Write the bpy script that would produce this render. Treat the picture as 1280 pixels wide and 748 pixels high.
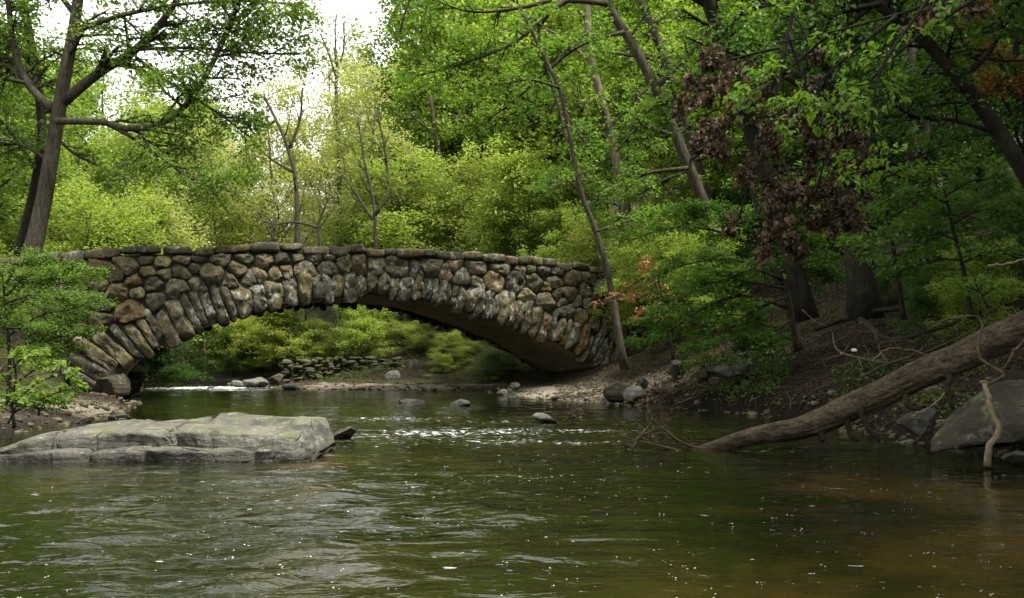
import bpy, bmesh, math, random
import numpy as np
from mathutils import Vector

# ------------------------------------------------------------------ basics
for o in list(bpy.data.objects): bpy.data.objects.remove(o)
sc = bpy.context.scene
COL = sc.collection
F, CX, HY, H = 1100.0, 640.0, 450.0, 1.65        # focal (px of a 1280 wide frame), centre column, horizon row, eye height

def P(px, py, Y):
    return np.array([(px-CX)/F*Y, Y, H+(HY-py)/F*Y])

def norm(v):
    return v/np.maximum(np.linalg.norm(v, axis=-1, keepdims=True), 1e-9)

# ------------------------------------------------------------------ noise
def _hash(ix, iy, iz):
    h = (ix.astype(np.int64)*374761393 + iy.astype(np.int64)*668265263 + iz.astype(np.int64)*2147483647) & 0xFFFFFFFF
    h = ((h ^ (h >> 13))*1274126177) & 0xFFFFFFFF
    h = ((h ^ (h >> 16))*2246822519) & 0xFFFFFFFF
    return ((h ^ (h >> 15)) & 0xFFFFFF)/float(0xFFFFFF)

def vnoise(p):
    p = np.asarray(p, float); i = np.floor(p).astype(np.int64); f = p-i; f = f*f*(3-2*f)
    x, y, z = i[..., 0], i[..., 1], i[..., 2]; fx, fy, fz = f[..., 0], f[..., 1], f[..., 2]
    def c(a, b, d): return _hash(x+a, y+b, z+d)
    l = lambda a, b, t: a+(b-a)*t
    return l(l(l(c(0,0,0), c(1,0,0), fx), l(c(0,1,0), c(1,1,0), fx), fy),
             l(l(c(0,0,1), c(1,0,1), fx), l(c(0,1,1), c(1,1,1), fx), fy), fz)*2-1

def fbm(p, octv=4, gain=.5, lac=2.03):
    p = np.asarray(p, float); s = 0; a = 1
    for k in range(octv):
        s = s+a*vnoise(p+17.3*k); p = p*lac; a *= gain
    return s

def sstep(a, b, x):
    t = np.clip((x-a)/(b-a), 0, 1); return t*t*(3-2*t)

# ------------------------------------------------------------------ object helpers
def tag(o, label=None, cat=None, group=None, kind=None):
    if label: o['label'] = label
    if cat: o['category'] = cat
    if group: o['group'] = group
    if kind: o['kind'] = kind
    return o

def thing(name, label, cat, loc=(0,0,0), group=None):
    o = bpy.data.objects.new(name, None); COL.objects.link(o); o.location = tuple(float(v) for v in loc)
    o.empty_display_size = .2
    return tag(o, label, cat, group)

def mesh_np(name, verts, faces, mat=None, parent=None, smooth=False, tint=None, attrs=None, at=None):
    """verts (N,3) world space; faces: (M,k) int array or list of such arrays."""
    verts = np.asarray(verts, np.float32)
    off = None
    if parent is not None: off = np.array(parent.location, np.float32)
    elif at is not None: off = np.asarray(at, np.float32)
    if off is not None: verts = verts-off
    fl = faces if isinstance(faces, list) else [faces]
    fl = [np.asarray(f, np.int32) for f in fl if len(f)]
    me = bpy.data.meshes.new(name)
    me.vertices.add(len(verts)); me.vertices.foreach_set('co', verts.ravel())
    loops = np.concatenate([f.ravel() for f in fl])
    tot = np.concatenate([np.full(len(f), f.shape[1], np.int32) for f in fl])
    start = np.concatenate([[0], np.cumsum(tot)[:-1]]).astype(np.int32)
    me.loops.add(len(loops)); me.loops.foreach_set('vertex_index', loops)
    me.polygons.add(len(tot)); me.polygons.foreach_set('loop_start', start)
    me.polygons.foreach_set('use_smooth', np.full(len(tot), bool(smooth)))
    if tint is not None:
        a = me.color_attributes.new('tint', 'FLOAT_COLOR', 'POINT')
        t = np.ones((len(verts), 4), np.float32); t[:, :tint.shape[1]] = tint
        a.data.foreach_set('color', t.ravel())
    for k, v in (attrs or {}).items():
        a = me.attributes.new(k, 'FLOAT', 'POINT'); a.data.foreach_set('value', np.asarray(v, np.float32))
    me.update(calc_edges=True); me.validate()
    if mat: me.materials.append(mat)
    o = bpy.data.objects.new(name, me); COL.objects.link(o)
    if parent is not None: o.parent = parent
    elif at is not None: o.location = tuple(float(v) for v in at)
    return o

class MB:
    """collects pieces of one mesh"""
    def __init__(s): s.v = []; s.f = {}; s.n = 0; s.t = []
    def add(s, v, f, tint=None):
        v = np.asarray(v, float)
        for ff in (f if isinstance(f, list) else [f]):
            ff = np.asarray(ff, int)
            if len(ff): s.f.setdefault(ff.shape[1], []).append(ff+s.n)
        s.v.append(v); s.n += len(v)
        if tint is not None: s.t.append(np.broadcast_to(np.asarray(tint, float), (len(v), len(tint))))
    def build(s, name, mat, parent=None, smooth=True, **k):
        return mesh_np(name, np.concatenate(s.v), [np.concatenate(x) for x in s.f.values()], mat, parent, smooth,
                       tint=np.concatenate(s.t) if s.t else None, **k)

# ------------------------------------------------------------------ materials
class NT:
    def __init__(s, name):
        s.m = bpy.data.materials.new(name); s.m.use_nodes = True
        s.t = s.m.node_tree; s.t.nodes.clear(); s.out = s.n('ShaderNodeOutputMaterial')
    def n(s, typ, **kw):
        nd = s.t.nodes.new(typ)
        for k, v in kw.items(): setattr(nd, k, v)
        return nd
    def l(s, a, b): s.t.links.new(a, b)
    def inp(s, sock, v):
        if hasattr(v, 'links'): s.l(v, sock)
        else: sock.default_value = v if not isinstance(v, tuple) or len(v) != 3 or sock.type != 'RGBA' else (*v, 1)
    def coord(s, kind='Object', scale=(1,1,1)):
        c = s.n('ShaderNodeTexCoord'); mp = s.n('ShaderNodeMapping'); mp.inputs['Scale'].default_value = scale
        s.l(c.outputs[kind], mp.inputs['Vector']); return mp.outputs[0]
    def noise(s, vec, scale, detail=4, rough=.55, dist=0):
        n = s.n('ShaderNodeTexNoise'); s.l(vec, n.inputs['Vector'])
        n.inputs['Scale'].default_value = scale; n.inputs['Detail'].default_value = detail
        n.inputs['Roughness'].default_value = rough; n.inputs['Distortion'].default_value = dist
        return n.outputs['Fac']
    def ramp(s, fac, stops):
        r = s.n('ShaderNodeValToRGB'); e = r.color_ramp.elements
        while len(e) < len(stops): e.new(.5)
        for el, (p, c) in zip(e, stops):
            el.position = p; el.color = (*c, 1) if len(c) == 3 else c
        s.l(fac, r.inputs[0]); return r.outputs[0]
    def mix(s, fac, a, b, mode='MIX'):
        m = s.n('ShaderNodeMix', data_type='RGBA', blend_type=mode)
        s.inp(m.inputs[0], fac); s.inp(m.inputs[6], a); s.inp(m.inputs[7], b); return m.outputs[2]
    def math(s, op, a, b=0.0, clamp=False):
        m = s.n('ShaderNodeMath', operation=op, use_clamp=clamp); s.inp(m.inputs[0], a); s.inp(m.inputs[1], b); return m.outputs[0]
    def rng(s, v, a, b, c=0.0, d=1.0):
        m = s.n('ShaderNodeMapRange'); s.inp(m.inputs[0], v)
        for k, x in enumerate((a, b, c, d)): m.inputs[k+1].default_value = x
        return m.outputs[0]
    def bump(s, h, strength=.5, dist=.05, nrm=None):
        b = s.n('ShaderNodeBump'); s.l(h, b.inputs['Height']); b.inputs['Strength'].default_value = strength; b.inputs['Distance'].default_value = dist
        if nrm is not None: s.l(nrm, b.inputs['Normal'])
        return b.outputs[0]
    def pbr(s, col, rough=.8, spec=.3, nrm=None, final=True):
        p = s.n('ShaderNodeBsdfPrincipled'); s.inp(p.inputs['Base Color'], col); s.inp(p.inputs['Roughness'], rough)
        p.inputs['Specular IOR Level'].default_value = spec
        if nrm is not None: s.l(nrm, p.inputs['Normal'])
        if final: s.l(p.outputs[0], s.out.inputs[0])
        return p
    def attr(s, name):
        a = s.n('ShaderNodeAttribute', attribute_name=name); return a

def mat_leaf(name, cols, trans=.42, tcol=1.5, rough=.45, spec=.35, hue_noise=.12):
    t = NT(name); g = t.n('ShaderNodeNewGeometry'); oi = t.n('ShaderNodeObjectInfo')
    nz = t.noise(t.coord('Object'), .35, 3, .6)
    k = t.math('ADD', t.math('MULTIPLY', g.outputs['Random Per Island'], .55), t.math('MULTIPLY', nz, .55))
    k = t.math('ADD', k, t.math('MULTIPLY', t.math('SUBTRACT', oi.outputs['Random'], .5), .3), True)
    n = len(cols)
    c = t.ramp(k, [(.12+.76*i/(n-1), cc) for i, cc in enumerate(cols)])
    p = t.pbr(c, rough, spec, final=False)
    tr = t.n('ShaderNodeBsdfTranslucent')
    tc = t.mix(1.0, c, (tcol*.98, tcol*1.05, tcol*.5), 'MULTIPLY'); t.l(tc, tr.inputs[0])
    mx = t.n('ShaderNodeMixShader'); mx.inputs[0].default_value = trans
    t.l(p.outputs[0], mx.inputs[1]); t.l(tr.outputs[0], mx.inputs[2]); t.l(mx.outputs[0], t.out.inputs[0])
    return t.m

def mat_bark(name, a, b, moss=0.0, scale=6, st=(1, 1, .22)):
    t = NT(name); v = t.coord('Object', st)
    n1 = t.noise(v, scale, 6, .65, .6); n2 = t.noise(t.coord('Object'), 1.2, 3)
    c = t.ramp(n1, [(.32, a), (.62, b)])
    c = t.mix(t.rng(n2, .55, .75, 0, .45), c, tuple(min(1, x*1.35+.004) for x in b))
    if moss: c = t.mix(t.rng(t.noise(t.coord('Object'), 2.3, 4), .5, .65, 0, moss), c, (.05, .06, .015))
    n3 = t.noise(v, scale*3.4, 5, .7)
    c = t.mix(t.rng(n3, .38, .52, .65, 0), c, tuple(x*.4 for x in a))
    t.pbr(c, .9, .2, t.bump(t.math('ADD', n1, t.math('MULTIPLY', n3, .6)), 1.0, .07)); return t.m

def mat_stone():
    t = NT('boulder_masonry'); v = t.coord('Object'); a = t.attr('tint')
    n1 = t.noise(v, 3.2, 6, .62); n2 = t.noise(v, 11, 5, .65); n3 = t.noise(v, 1.1, 4, .6)
    c = t.mix(t.rng(n1, .3, .72, 0, .85), t.mix(1.0, a.outputs['Color'], (.45, .43, .4), 'MULTIPLY'), t.mix(1.0, a.outputs['Color'], (1.35, 1.3, 1.22), 'MULTIPLY'))
    c = t.mix(t.rng(n3, .47, .66, 0, .6), c, (.065, .07, .022))                                # olive moss
    c = t.mix(t.rng(n2, .36, .52, .75, 0), c, (.018, .016, .012))
    n4 = t.noise(v, 34, 4, .7); c = t.mix(t.rng(n4, .42, .6, .4, 0), c, t.mix(1.0, c, (.35, .35, .35), 'MULTIPLY'))
    n5 = t.noise(t.coord('Object', (1, 1, .35)), 1.6, 6, .65); c = t.mix(t.rng(n5, .52, .66, 0, .6), c, (.02, .018, .014))                                  # grime in pits
    li = t.math('MULTIPLY', t.rng(t.noise(t.coord('Object', (1.4, 1.4, .9)), 2.6, 9, .74, .15), .53, .62), a.outputs['Alpha'], True)
    c = t.mix(li, c, (.40, .42, .38))                                                          # pale lichen
    h = t.math('ADD', n1, t.math('MULTIPLY', n2, .5))
    t.pbr(c, .85, .25, t.bump(h, .8, .07)); return t.m

def mat_rock(name, cols, lich=.4, moss=.3):
    t = NT(name); v = t.coord('Object'); g = t.n('ShaderNodeNewGeometry')
    n1 = t.noise(v, 1.7, 8, .62, .3); n2 = t.noise(v, 14, 6, .7); n3 = t.noise(t.coord('Object', (.6, .6, 4)), 2.2, 5, .6, .5)
    c = t.ramp(n1, [(.3, cols[0]), (.5, cols[1]), (.7, cols[2])])
    c = t.mix(t.rng(n3, .35, .5, .6, 0), c, tuple(x*.35 for x in cols[0]))
    c = t.mix(t.rng(t.noise(v, 4.4, 7, .72), .56, .62, 0, lich), c, (.42, .43, .38))
    ns_ = t.n('ShaderNodeTexNoise'); t.l(v, ns_.inputs['Vector']); ns_.inputs['Scale'].default_value = 1.4; ns_.inputs['Detail'].default_value = 4
    vd = t.mix(.22, v, ns_.outputs['Color']); vc = t.n('ShaderNodeTexVoronoi', feature='DISTANCE_TO_EDGE'); t.l(vd, vc.inputs['Vector']); vc.inputs['Scale'].default_value = 1.5
    crk = t.rng(vc.outputs['Distance'], 0, .022, 1, 0); crk = t.math('MULTIPLY', crk, t.rng(n1, .49, .62), True)
    c = t.mix(t.math('MULTIPLY', crk, .6), c, (.012, .011, .009))
    n4 = t.noise(v, 42, 4, .75); c = t.mix(t.rng(n4, .38, .55, .55, 0), c, t.mix(1.0, c, (.3, .3, .29), 'MULTIPLY'))
    c = t.mix(t.rng(n2, .36, .5, .5, 0), c, t.mix(1.0, c, (.4, .39, .36), 'MULTIPLY'))
    up = t.n('ShaderNodeSeparateXYZ'); t.l(g.outputs['Normal'], up.inputs[0])
    m = t.math('MULTIPLY', t.rng(up.outputs[2], .2, .8), t.rng(t.noise(v, 2.1, 5, .6), .48, .62, 0, moss), True)
    c = t.mix(m, c, (.09, .10, .03))
    pos = t.n('ShaderNodeSeparateXYZ'); t.l(g.outputs['Position'], pos.inputs[0])
    wet = t.rng(t.math('ADD', pos.outputs[2], t.math('MULTIPLY', n1, -.3)), -.06, .04, .88, 0)   # wet line at the water
    c = t.mix(wet, c, (.02, .018, .013))
    h = t.math('ADD', t.math('ADD', n1, t.math('MULTIPLY', n2, .25)), t.math('MULTIPLY', n3, .5)); h = t.math('SUBTRACT', h, t.math('MULTIPLY', crk, .5))
    t.pbr(c, t.rng(wet, 0, .7, .85, .3), .3, t.bump(h, 1.0, .12)); return t.m

def mat_plain(name, a, b, scale=5, rough=.9, bump=.5, spec=.2, sc3=(1,1,1)):
    t = NT(name); v = t.coord('Object', sc3); n = t.noise(v, scale, 6, .65)
    t.pbr(t.ramp(n, [(.32, a), (.68, b)]), rough, spec, t.bump(n, bump, .05)); return t.m

def mat_ground():
    t = NT('forest_floor'); v = t.coord('Object'); z = t.attr('zone')   # R sand, G green, B mud
    s = t.n('ShaderNodeSeparateColor'); t.l(z.outputs['Color'], s.inputs[0])
    n1 = t.noise(v, .9, 6, .65); n2 = t.noise(v, 9, 6, .7); vo = t.n('ShaderNodeTexVoronoi'); t.l(v, vo.inputs['Vector']); vo.inputs['Scale'].default_value = 9
    lit = t.ramp(t.math('ADD', t.math('MULTIPLY', n2, .7), t.math('MULTIPLY', n1, .3)), [(.3, (.004, .003, .002)), (.48, (.014, .010, .0055)), (.62, (.034, .024, .014)), (.75, (.014, .015, .005))])
    sand = t.ramp(n2, [(.3, (.10, .088, .066)), (.7, (.28, .245, .19))])
    sand = t.mix(t.rng(vo.outputs['Distance'], 0, .35, .5, 0), sand, (.2, .17, .13))
    grn = t.ramp(n2, [(.3, (.02, .03, .006)), (.7, (.07, .1, .02))])
    mud = t.ramp(n1, [(.3, (.004, .003, .002)), (.7, (.012, .0085, .005))])
    c = t.mix(s.outputs[0], lit, sand); c = t.mix(t.math('MULTIPLY', s.outputs[1], t.rng(n1, .4, .6), True), c, grn); c = t.mix(s.outputs[2], c, mud)
    t.pbr(c, .92, .15, t.bump(t.math('ADD', n2, vo.outputs['Distance']), .9, .08)); return t.m

def mat_water():
    t = NT('creek_water'); v = t.coord('Object'); f = t.attr('foam').outputs['Fac']; rip = t.attr('ripple').outputs['Fac']; br = t.attr('amber').outputs['Fac']
    n1 = t.noise(v, .28, 4, .6, .8)
    k = t.math('ADD', br, t.rng(n1, .35, .7, -.45, .5), True)
    c = t.ramp(k, [(.1, (.007, .009, .002)), (.45, (.014, .013, .003)), (.75, (.034, .023, .005)), (1, (.05, .031, .007))])
    # ripples
    w1 = t.noise(t.coord('Object', (.75, 1.25, 1)), 2.6, 2, .5, .5)
    w2 = t.noise(t.coord('Object', (.8, 1.5, 1)), 8, 2, .5, .3)
    w3 = t.noise(t.coord('Object', (1, 1.3, 1)), 26, 2, .5)
    h = t.math('ADD', t.math('MULTIPLY', w1, 1.0), t.math('MULTIPLY', w2, .22)); h = t.math('ADD', h, t.math('MULTIPLY', w3, .025))
    h = t.math('MULTIPLY', h, rip)
    nrm = t.bump(h, 1.0, .058)
    fm = t.noise(t.coord('Object', (.7, 1.6, 1)), 7, 6, .7, .5)
    fk = t.rng(t.math('ADD', fm, t.math('MULTIPLY', f, .21)), .655, .73)
    p = t.pbr(t.mix(fk, c, (.62, .64, .62)), t.rng(fk, 0, 1, .035, .7), .5, nrm)
    p.inputs['IOR'].default_value = 1.333
    return t.m

M = dict(
    stone=mat_stone(),
    mortar=mat_plain('dark_mortar', (.014, .013, .01), (.04, .036, .028), 5),  # dark-coloured mortar between the stones
    vault=mat_plain('arch_soffit_concrete', (.15, .11, .06), (.32, .24, .145), 2.2, bump=.35),
    road=mat_plain('road_asphalt', (.04, .04, .04), (.06, .06, .06), 20),
    slab=mat_rock('pale_grey_ledge_rock', [(.06, .058, .046), (.115, .11, .09), (.20, .195, .16)], .35, .55),
    boulder=mat_rock('olive_grey_boulder', [(.026, .022, .014), (.046, .040, .026), (.085, .075, .05)], .18, .5),
    grey=mat_rock('grey_river_stone', [(.09, .09, .078), (.15, .148, .128), (.22, .215, .185)], .4, .3),
    ground=mat_ground(), water=mat_water(),
    foam=mat_plain('foam_white', (.45, .46, .44), (.6, .6, .58), 8, .5, .1),
    bark_grey=mat_bark('grey_bark', (.020, .017, .011), (.07, .062, .042), .2),
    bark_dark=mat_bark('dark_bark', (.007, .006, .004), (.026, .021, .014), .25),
    bark_pale=mat_bark('pale_bark', (.06, .05, .036), (.17, .145, .11), .15),
    bark_log=mat_bark('weathered_log_bark', (.014, .010, .006), (.105, .08, .05), .15, 9, (.3, .8, .8)),
    dead=mat_plain('bleached_wood', (.08, .062, .04), (.21, .17, .115), 8, sc3=(1,1,1)),
    twig=mat_plain('dead_twig_wood', (.028, .02, .012), (.10, .075, .045), 8),
    litter=mat_plain('litter', (.05, .03, .016), (.2, .13, .075), 30),
    plastic=mat_plain('white_litter_plastic', (.7, .7, .7), (.8, .8, .8), 5, .5, .05),
)
L = dict(
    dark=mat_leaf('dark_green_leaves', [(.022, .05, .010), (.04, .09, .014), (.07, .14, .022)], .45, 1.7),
    mid=mat_leaf('mid_green_leaves', [(.075, .125, .02), (.12, .185, .03), (.18, .245, .05)], .52, 1.8),
    maple=mat_leaf('maple_green_leaves', [(.045, .09, .014), (.075, .135, .02), (.12, .185, .03)], .5, 1.8),
    lime=mat_leaf('lime_green_leaves', [(.12, .18, .03), (.185, .25, .048), (.26, .31, .075)], .53, 1.75),
    bright=mat_leaf('bright_green_leaves', [(.045, .115, .012), (.08, .17, .018), (.14, .22, .028)], .45, 1.6),
    yellow=mat_leaf('yellow_green_leaves', [(.16, .22, .04), (.23, .285, .065), (.32, .33, .09)], .5, 1.6),
    pale=mat_leaf('pale_yellow_leaves', [(.22, .26, .09), (.30, .33, .13), (.38, .37, .13)], .5, 1.5),
    blue=mat_leaf('grey_green_leaves', [(.11, .16, .05), (.17, .24, .09), (.26, .32, .15)], .48, 1.5),
    red=mat_leaf('red_leaves', [(.15, .05, .03), (.28, .10, .06), (.34, .18, .09)], .4, 1.4),
    orange=mat_leaf('orange_leaves', [(.12, .05, .012), (.2, .08, .015), (.12, .1, .02)], .4, 1.3),
    brown=mat_leaf('dead_brown_leaves', [(.014, .010, .006), (.036, .024, .014), (.14, .095, .055)], .2, 1.1, .6, .25),
    litter=mat_leaf('fallen_leaves', [(.02, .012, .007), (.045, .027, .016), (.11, .075, .045)], .1, 1.1, .7, .2),
    moss=mat_leaf('bank_herbs', [(.025, .06, .008), (.06, .11, .014), (.11, .15, .02)], .35, 1.3),
)

# ------------------------------------------------------------------ foliage machinery
def resample(poly, K):
    poly = np.asarray(poly, float)
    d = np.concatenate([[0], np.cumsum(np.linalg.norm(np.diff(poly, axis=0), axis=1))])
    # Catmull-Rom through the points
    n = len(poly); ext = np.vstack([2*poly[0]-poly[1], poly, 2*poly[-1]-poly[-2]])
    out = []
    for x in np.linspace(0, d[-1], K):
        i = min(max(np.searchsorted(d, x)-1, 0), n-2); t = (x-d[i])/max(d[i+1]-d[i], 1e-9)
        p0, p1, p2, p3 = ext[i:i+4]
        out.append(.5*((2*p1)+(-p0+p2)*t+(2*p0-5*p1+4*p2-p3)*t*t+(-p0+3*p1-3*p2+p3)*t**3))
    return np.array(out)

def at_t(par, t):
    K = par.shape[1]; x = np.clip(t, 0, .9999)*(K-1); i = x.astype(int); f = (x-i)[:, None]
    r = np.arange(len(par)); a = par[r, i]; b = par[r, i+1]
    return a*(1-f)+b*f, norm(b-a), x

def spawn(rng, par, rad, n, t0, t1, ln, ang=(40, 75), up=.15, flat=1.0, bend=.1, K=5, rf=.55, rmin=.006, taper=.5, wob=.06):
    M_ = len(par)
    if M_ == 0 or n == 0: return np.zeros((0, K, 3)), np.zeros((0, K))
    idx = np.repeat(np.arange(M_), n)
    t = t0+(t1-t0)*((np.tile(np.arange(n), M_)+rng.random(M_*n))/n)
    p, T, x = at_t(par[idx], t)
    r0 = rad[idx, np.clip(np.round(x).astype(int), 0, rad.shape[1]-1)]
    r = rng.normal(size=p.shape); perp = norm(r-(r*T).sum(1, keepdims=True)*T)
    a = np.radians(rng.uniform(*ang, len(p)))[:, None]
    d = np.cos(a)*T+np.sin(a)*perp; d[:, 2] = d[:, 2]*flat+up; d = norm(d)
    l = (np.asarray(ln)[idx] if np.ndim(ln) else ln)*(1-taper*(t-t0)/max(t1-t0, 1e-6))*rng.uniform(.55, 1.2, len(p))
    s = np.linspace(0, 1, K)[None, :, None]
    pts = p[:, None]+d[:, None]*l[:, None, None]*s
    pts[:, :, 2] += bend*l[:, None]*(s[..., 0]**2)
    w = np.cumsum(rng.normal(size=(len(p), K, 3)), 1)*wob*l[:, None, None]/math.sqrt(K); w -= w[:, :1]; pts += w
    rr = np.maximum(r0*rf, rmin)[:, None]*(1-.72*np.linspace(0, 1, K))[None]
    return pts, rr

def tubes(mb, par, rad, ns=6, tint=None):
    """batch of polylines (M,K,3) with radii (M,K) -> tube faces in mb"""
    M_, K = rad.shape
    if M_ == 0: return
    T = np.gradient(par, axis=1); T = norm(T)
    ref = np.where(np.abs(T[:, :1, 2:3]) > .9, np.array([1., 0, 0]), np.array([0., 0, 1]))
    A = norm(np.cross(T, np.broadcast_to(ref, T.shape))); B = np.cross(T, A)
    a = np.linspace(0, 2*np.pi, ns, endpoint=False)
    v = par[:, :, None]+rad[:, :, None, None]*(np.cos(a)[None, None, :, None]*A[:, :, None]+np.sin(a)[None, None, :, None]*B[:, :, None])
    base = (np.arange(M_)*K*ns)[:, None, None]+(np.arange(K-1)*ns)[None, :, None]+np.arange(ns)[None, None, :]
    j = (np.arange(ns)+1) % ns; b2 = (np.arange(M_)*K*ns)[:, None, None]+(np.arange(K-1)*ns)[None, :, None]+j[None, None, :]
    f = np.stack([base, b2, b2+ns, base+ns], -1).reshape(-1, 4)
    tip = ((np.arange(M_)*K+K-1)*ns)[:, None]+np.arange(ns)[None]; st = (np.arange(M_)*K*ns)[:, None]+np.arange(ns)[None, ::-1]
    mb.add(v.reshape(-1, 3), [f, tip, st])

def leaves(rng, tw, n, size, spread=.12, tilt=.55, droop=.15, t0=.15, along=.6):
    T_ = len(tw); idx = np.repeat(np.arange(T_), n)
    p, T, _ = at_t(tw[idx], t0+(1-t0)*rng.random(len(idx)))
    r = norm(rng.normal(size=p.shape)); r[:, 2] *= .5
    d = norm(T*along+r); d[:, 2] -= droop; d = norm(d)
    p = p+rng.normal(size=p.shape)*spread*np.array([1, 1, .6])
    nr = norm(rng.normal(size=p.shape)*tilt+np.array([0, 0, 1.]))
    s = size*rng.uniform(.5, 1.3, len(p))
    return p, d, nr, s

def leaf_mesh(mb, lv, wid=.36, fold=.14, shape='diamond'):
    p, d, nr, s = lv
    side = norm(np.cross(d, nr)); nn = np.cross(side, d); s1 = s[:, None]; N = len(p)
    if shape == 'diamond':
        m = p+d*s1*.45
        v = np.stack([p, m+side*s1*wid+nn*s1*fold, p+d*s1, m-side*s1*wid+nn*s1*fold], 1).reshape(-1, 3)
        mb.add(v, np.arange(N*4).reshape(N, 4))
    else:
        a, b, c = p+d*s1*.22, p+d*s1*.55, p+d*s1*.82
        tip = p+d*s1-nn*s1*.12
        v = np.stack([p, a+side*s1*wid*.75+nn*s1*fold*.8, b+side*s1*wid*.95+nn*s1*fold, c+side*s1*wid*.5+nn*s1*fold*.4, tip,
                      c-side*s1*wid*.5+nn*s1*fold*.4, b-side*s1*wid*.95+nn*s1*fold, a-side*s1*wid*.75+nn*s1*fold*.8, b], 1).reshape(-1, 3)
        o = (np.arange(N)*9)[:, None]
        mb.add(v, [np.concatenate([o+np.array(q) for q in ((0, 1, 2, 8), (8, 2, 3, 4), (4, 5, 6, 8), (8, 6, 7, 0))])])

def limbs_px(specs, K=12):
    """specs: list of (points [(px,py,Y)...], r0px, r1px)"""
    ps, rs = [], []
    for pts, r0, r1 in specs:
        w = resample([P(*q) for q in pts], K)
        s = np.linspace(0, 1, K); ps.append(w); rs.append((r0+(r1-r0)*s**.8)*w[:, 1]/F)
    return np.array(ps), np.array(rs)

def tree_from_limbs(name, label, cat, trunks, limbs, bark, leafm, rng, n2=7, l2=1.6, n3=6, l3=.6, nl=9, size=.15, t0=.25, flat=.6, up=.1, bend=-.05,
                    group=None, ns=9, shape='diamond', spread=.1, tilt=.5, wid=.36, trunk_leaf=.35, base=None, droop=.15, split=None):
    tp, tr = trunks; base = tp[0, 0] if base is None else base
    root = thing(name, label, cat, base, group)
    mb = MB(); tp2 = tp+np.stack([np.zeros(tp.shape[:2]), np.zeros(tp.shape[:2]), np.zeros(tp.shape[:2])], -1)
    fl = tr.copy(); fl[0, :2] *= np.array([1.22, 1.06]) if len(tr) else 1
    tubes(mb, tp2, fl, 14)
    if limbs is not None: tubes(mb, limbs[0], limbs[1], ns)
    if limbs is not None:
        b1, r1 = spawn(rng, limbs[0], limbs[1], n2, t0, 1, l2, (35, 80), up, flat, bend, 6, .6, .008)
        if trunk_leaf is not None:
            b0, r0 = spawn(rng, tp, tr, n2, trunk_leaf, 1, l2*1.2, (45, 85), up, flat, bend, 6, .35, .008)
            b1 = np.concatenate([b1, b0]); r1 = np.concatenate([r1, r0])
    else:
        b1, r1 = spawn(rng, tp, tr, n2, trunk_leaf, 1, l2, (45, 85), up, flat, bend, 6, .4, .008)
    tubes(mb, b1, r1, 5)
    b2, r2 = spawn(rng, b1, r1, n3, .15, 1, l3, (35, 75), up*.5, flat, bend, 5, .6, .004, .4)
    tubes(mb, b2, r2, 4)
    mb.build('trunk', bark, root)
    lb = MB(); leaf_mesh(lb, leaves(rng, b2, nl, size, spread, tilt, droop), wid=wid, shape=shape)
    lb.build('crown', leafm, root, smooth=False)
    return root

# archetype trees for the wood behind: trunk and crown meshes shared by the copies
def archetype(seed, height, crown_t0, l1, n1, n2, n3, nl, size, bark, leafm, trunk_r, up=.25, flat=.8, lean=.06, spread=.22, ang=(45, 80)):
    rng = np.random.default_rng(seed); K = 12
    z = np.linspace(0, 1, K); w = np.cumsum(rng.normal(size=(K, 2)), 0)*height*.012; w -= w[0]
    tp = np.stack([w[:, 0]+lean*height*z**1.5, w[:, 1], z*height], -1)[None]; tr = (trunk_r*(1-.88*z))[None]; tr[0, 0] *= 1.35
    mb = MB(); tubes(mb, tp, tr, 9)
    b1, r1 = spawn(rng, tp, tr, n1, crown_t0, .98, l1, ang, up, flat, .12, 7, .5, .02, .62, .09); tubes(mb, b1, r1, 6)
    b2, r2 = spawn(rng, b1, r1, n2, .2, 1, l1*.42, (35, 75), .08, flat, .02, 6, .55, .012, .4, .08); tubes(mb, b2, r2, 4)
    b3, r3 = spawn(rng, b2, r2, n3, .2, 1, l1*.2, (30, 80), .02, flat, -.05, 4, .6, .006, .3); tubes(mb, b3, r3, 3)
    lb = MB(); leaf_mesh(lb, leaves(rng, b3, nl, size, spread, .6, .12, .1))
    def me(m, mat, nm, sm):
        o = m.build(nm, mat, None, sm); d = o.data; bpy.data.objects.remove(o); return d
    return me(mb, bark, 'trunk', True), me(lb, leafm, 'crown', False), height

def plant_tree(arch, name, label, cat, loc, height, rz, group=None, lean=(0, 0), wide=1.0):
    root = thing(name, label, cat, loc, group); s = height/arch[2]
    root.scale = (s*wide, s*wide, s); root.rotation_euler = (lean[0], lean[1], rz)
    for d, nm in ((arch[0], 'trunk'), (arch[1], 'crown')):
        o = bpy.data.objects.new(nm, d); COL.objects.link(o); o.parent = root
    return root

# ------------------------------------------------------------------ bridge frame
A = math.radians(26); EU = np.array([math.cos(A), math.sin(A), 0]); NW = np.array([-math.sin(A), math.cos(A), 0])
O0 = P(480, 450, 40.0)*np.array([1, 1, 0]); WID = 7.2
def face_uz(px, py):
    k = (px-CX)/F; u = (k*O0[1]-O0[0])/(EU[0]-k*EU[1]); Y = O0[1]+u*EU[1]
    return u, H+(HY-py)/F*Y
def uzw(u, z, w):      # w: outwards from the near face (towards the viewer)
    u, z, w = np.broadcast_arrays(np.asarray(u, float), np.asarray(z, float), np.asarray(w, float))
    p = O0+u[..., None]*EU-w[..., None]*NW; p[..., 2] = z; return p

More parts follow.
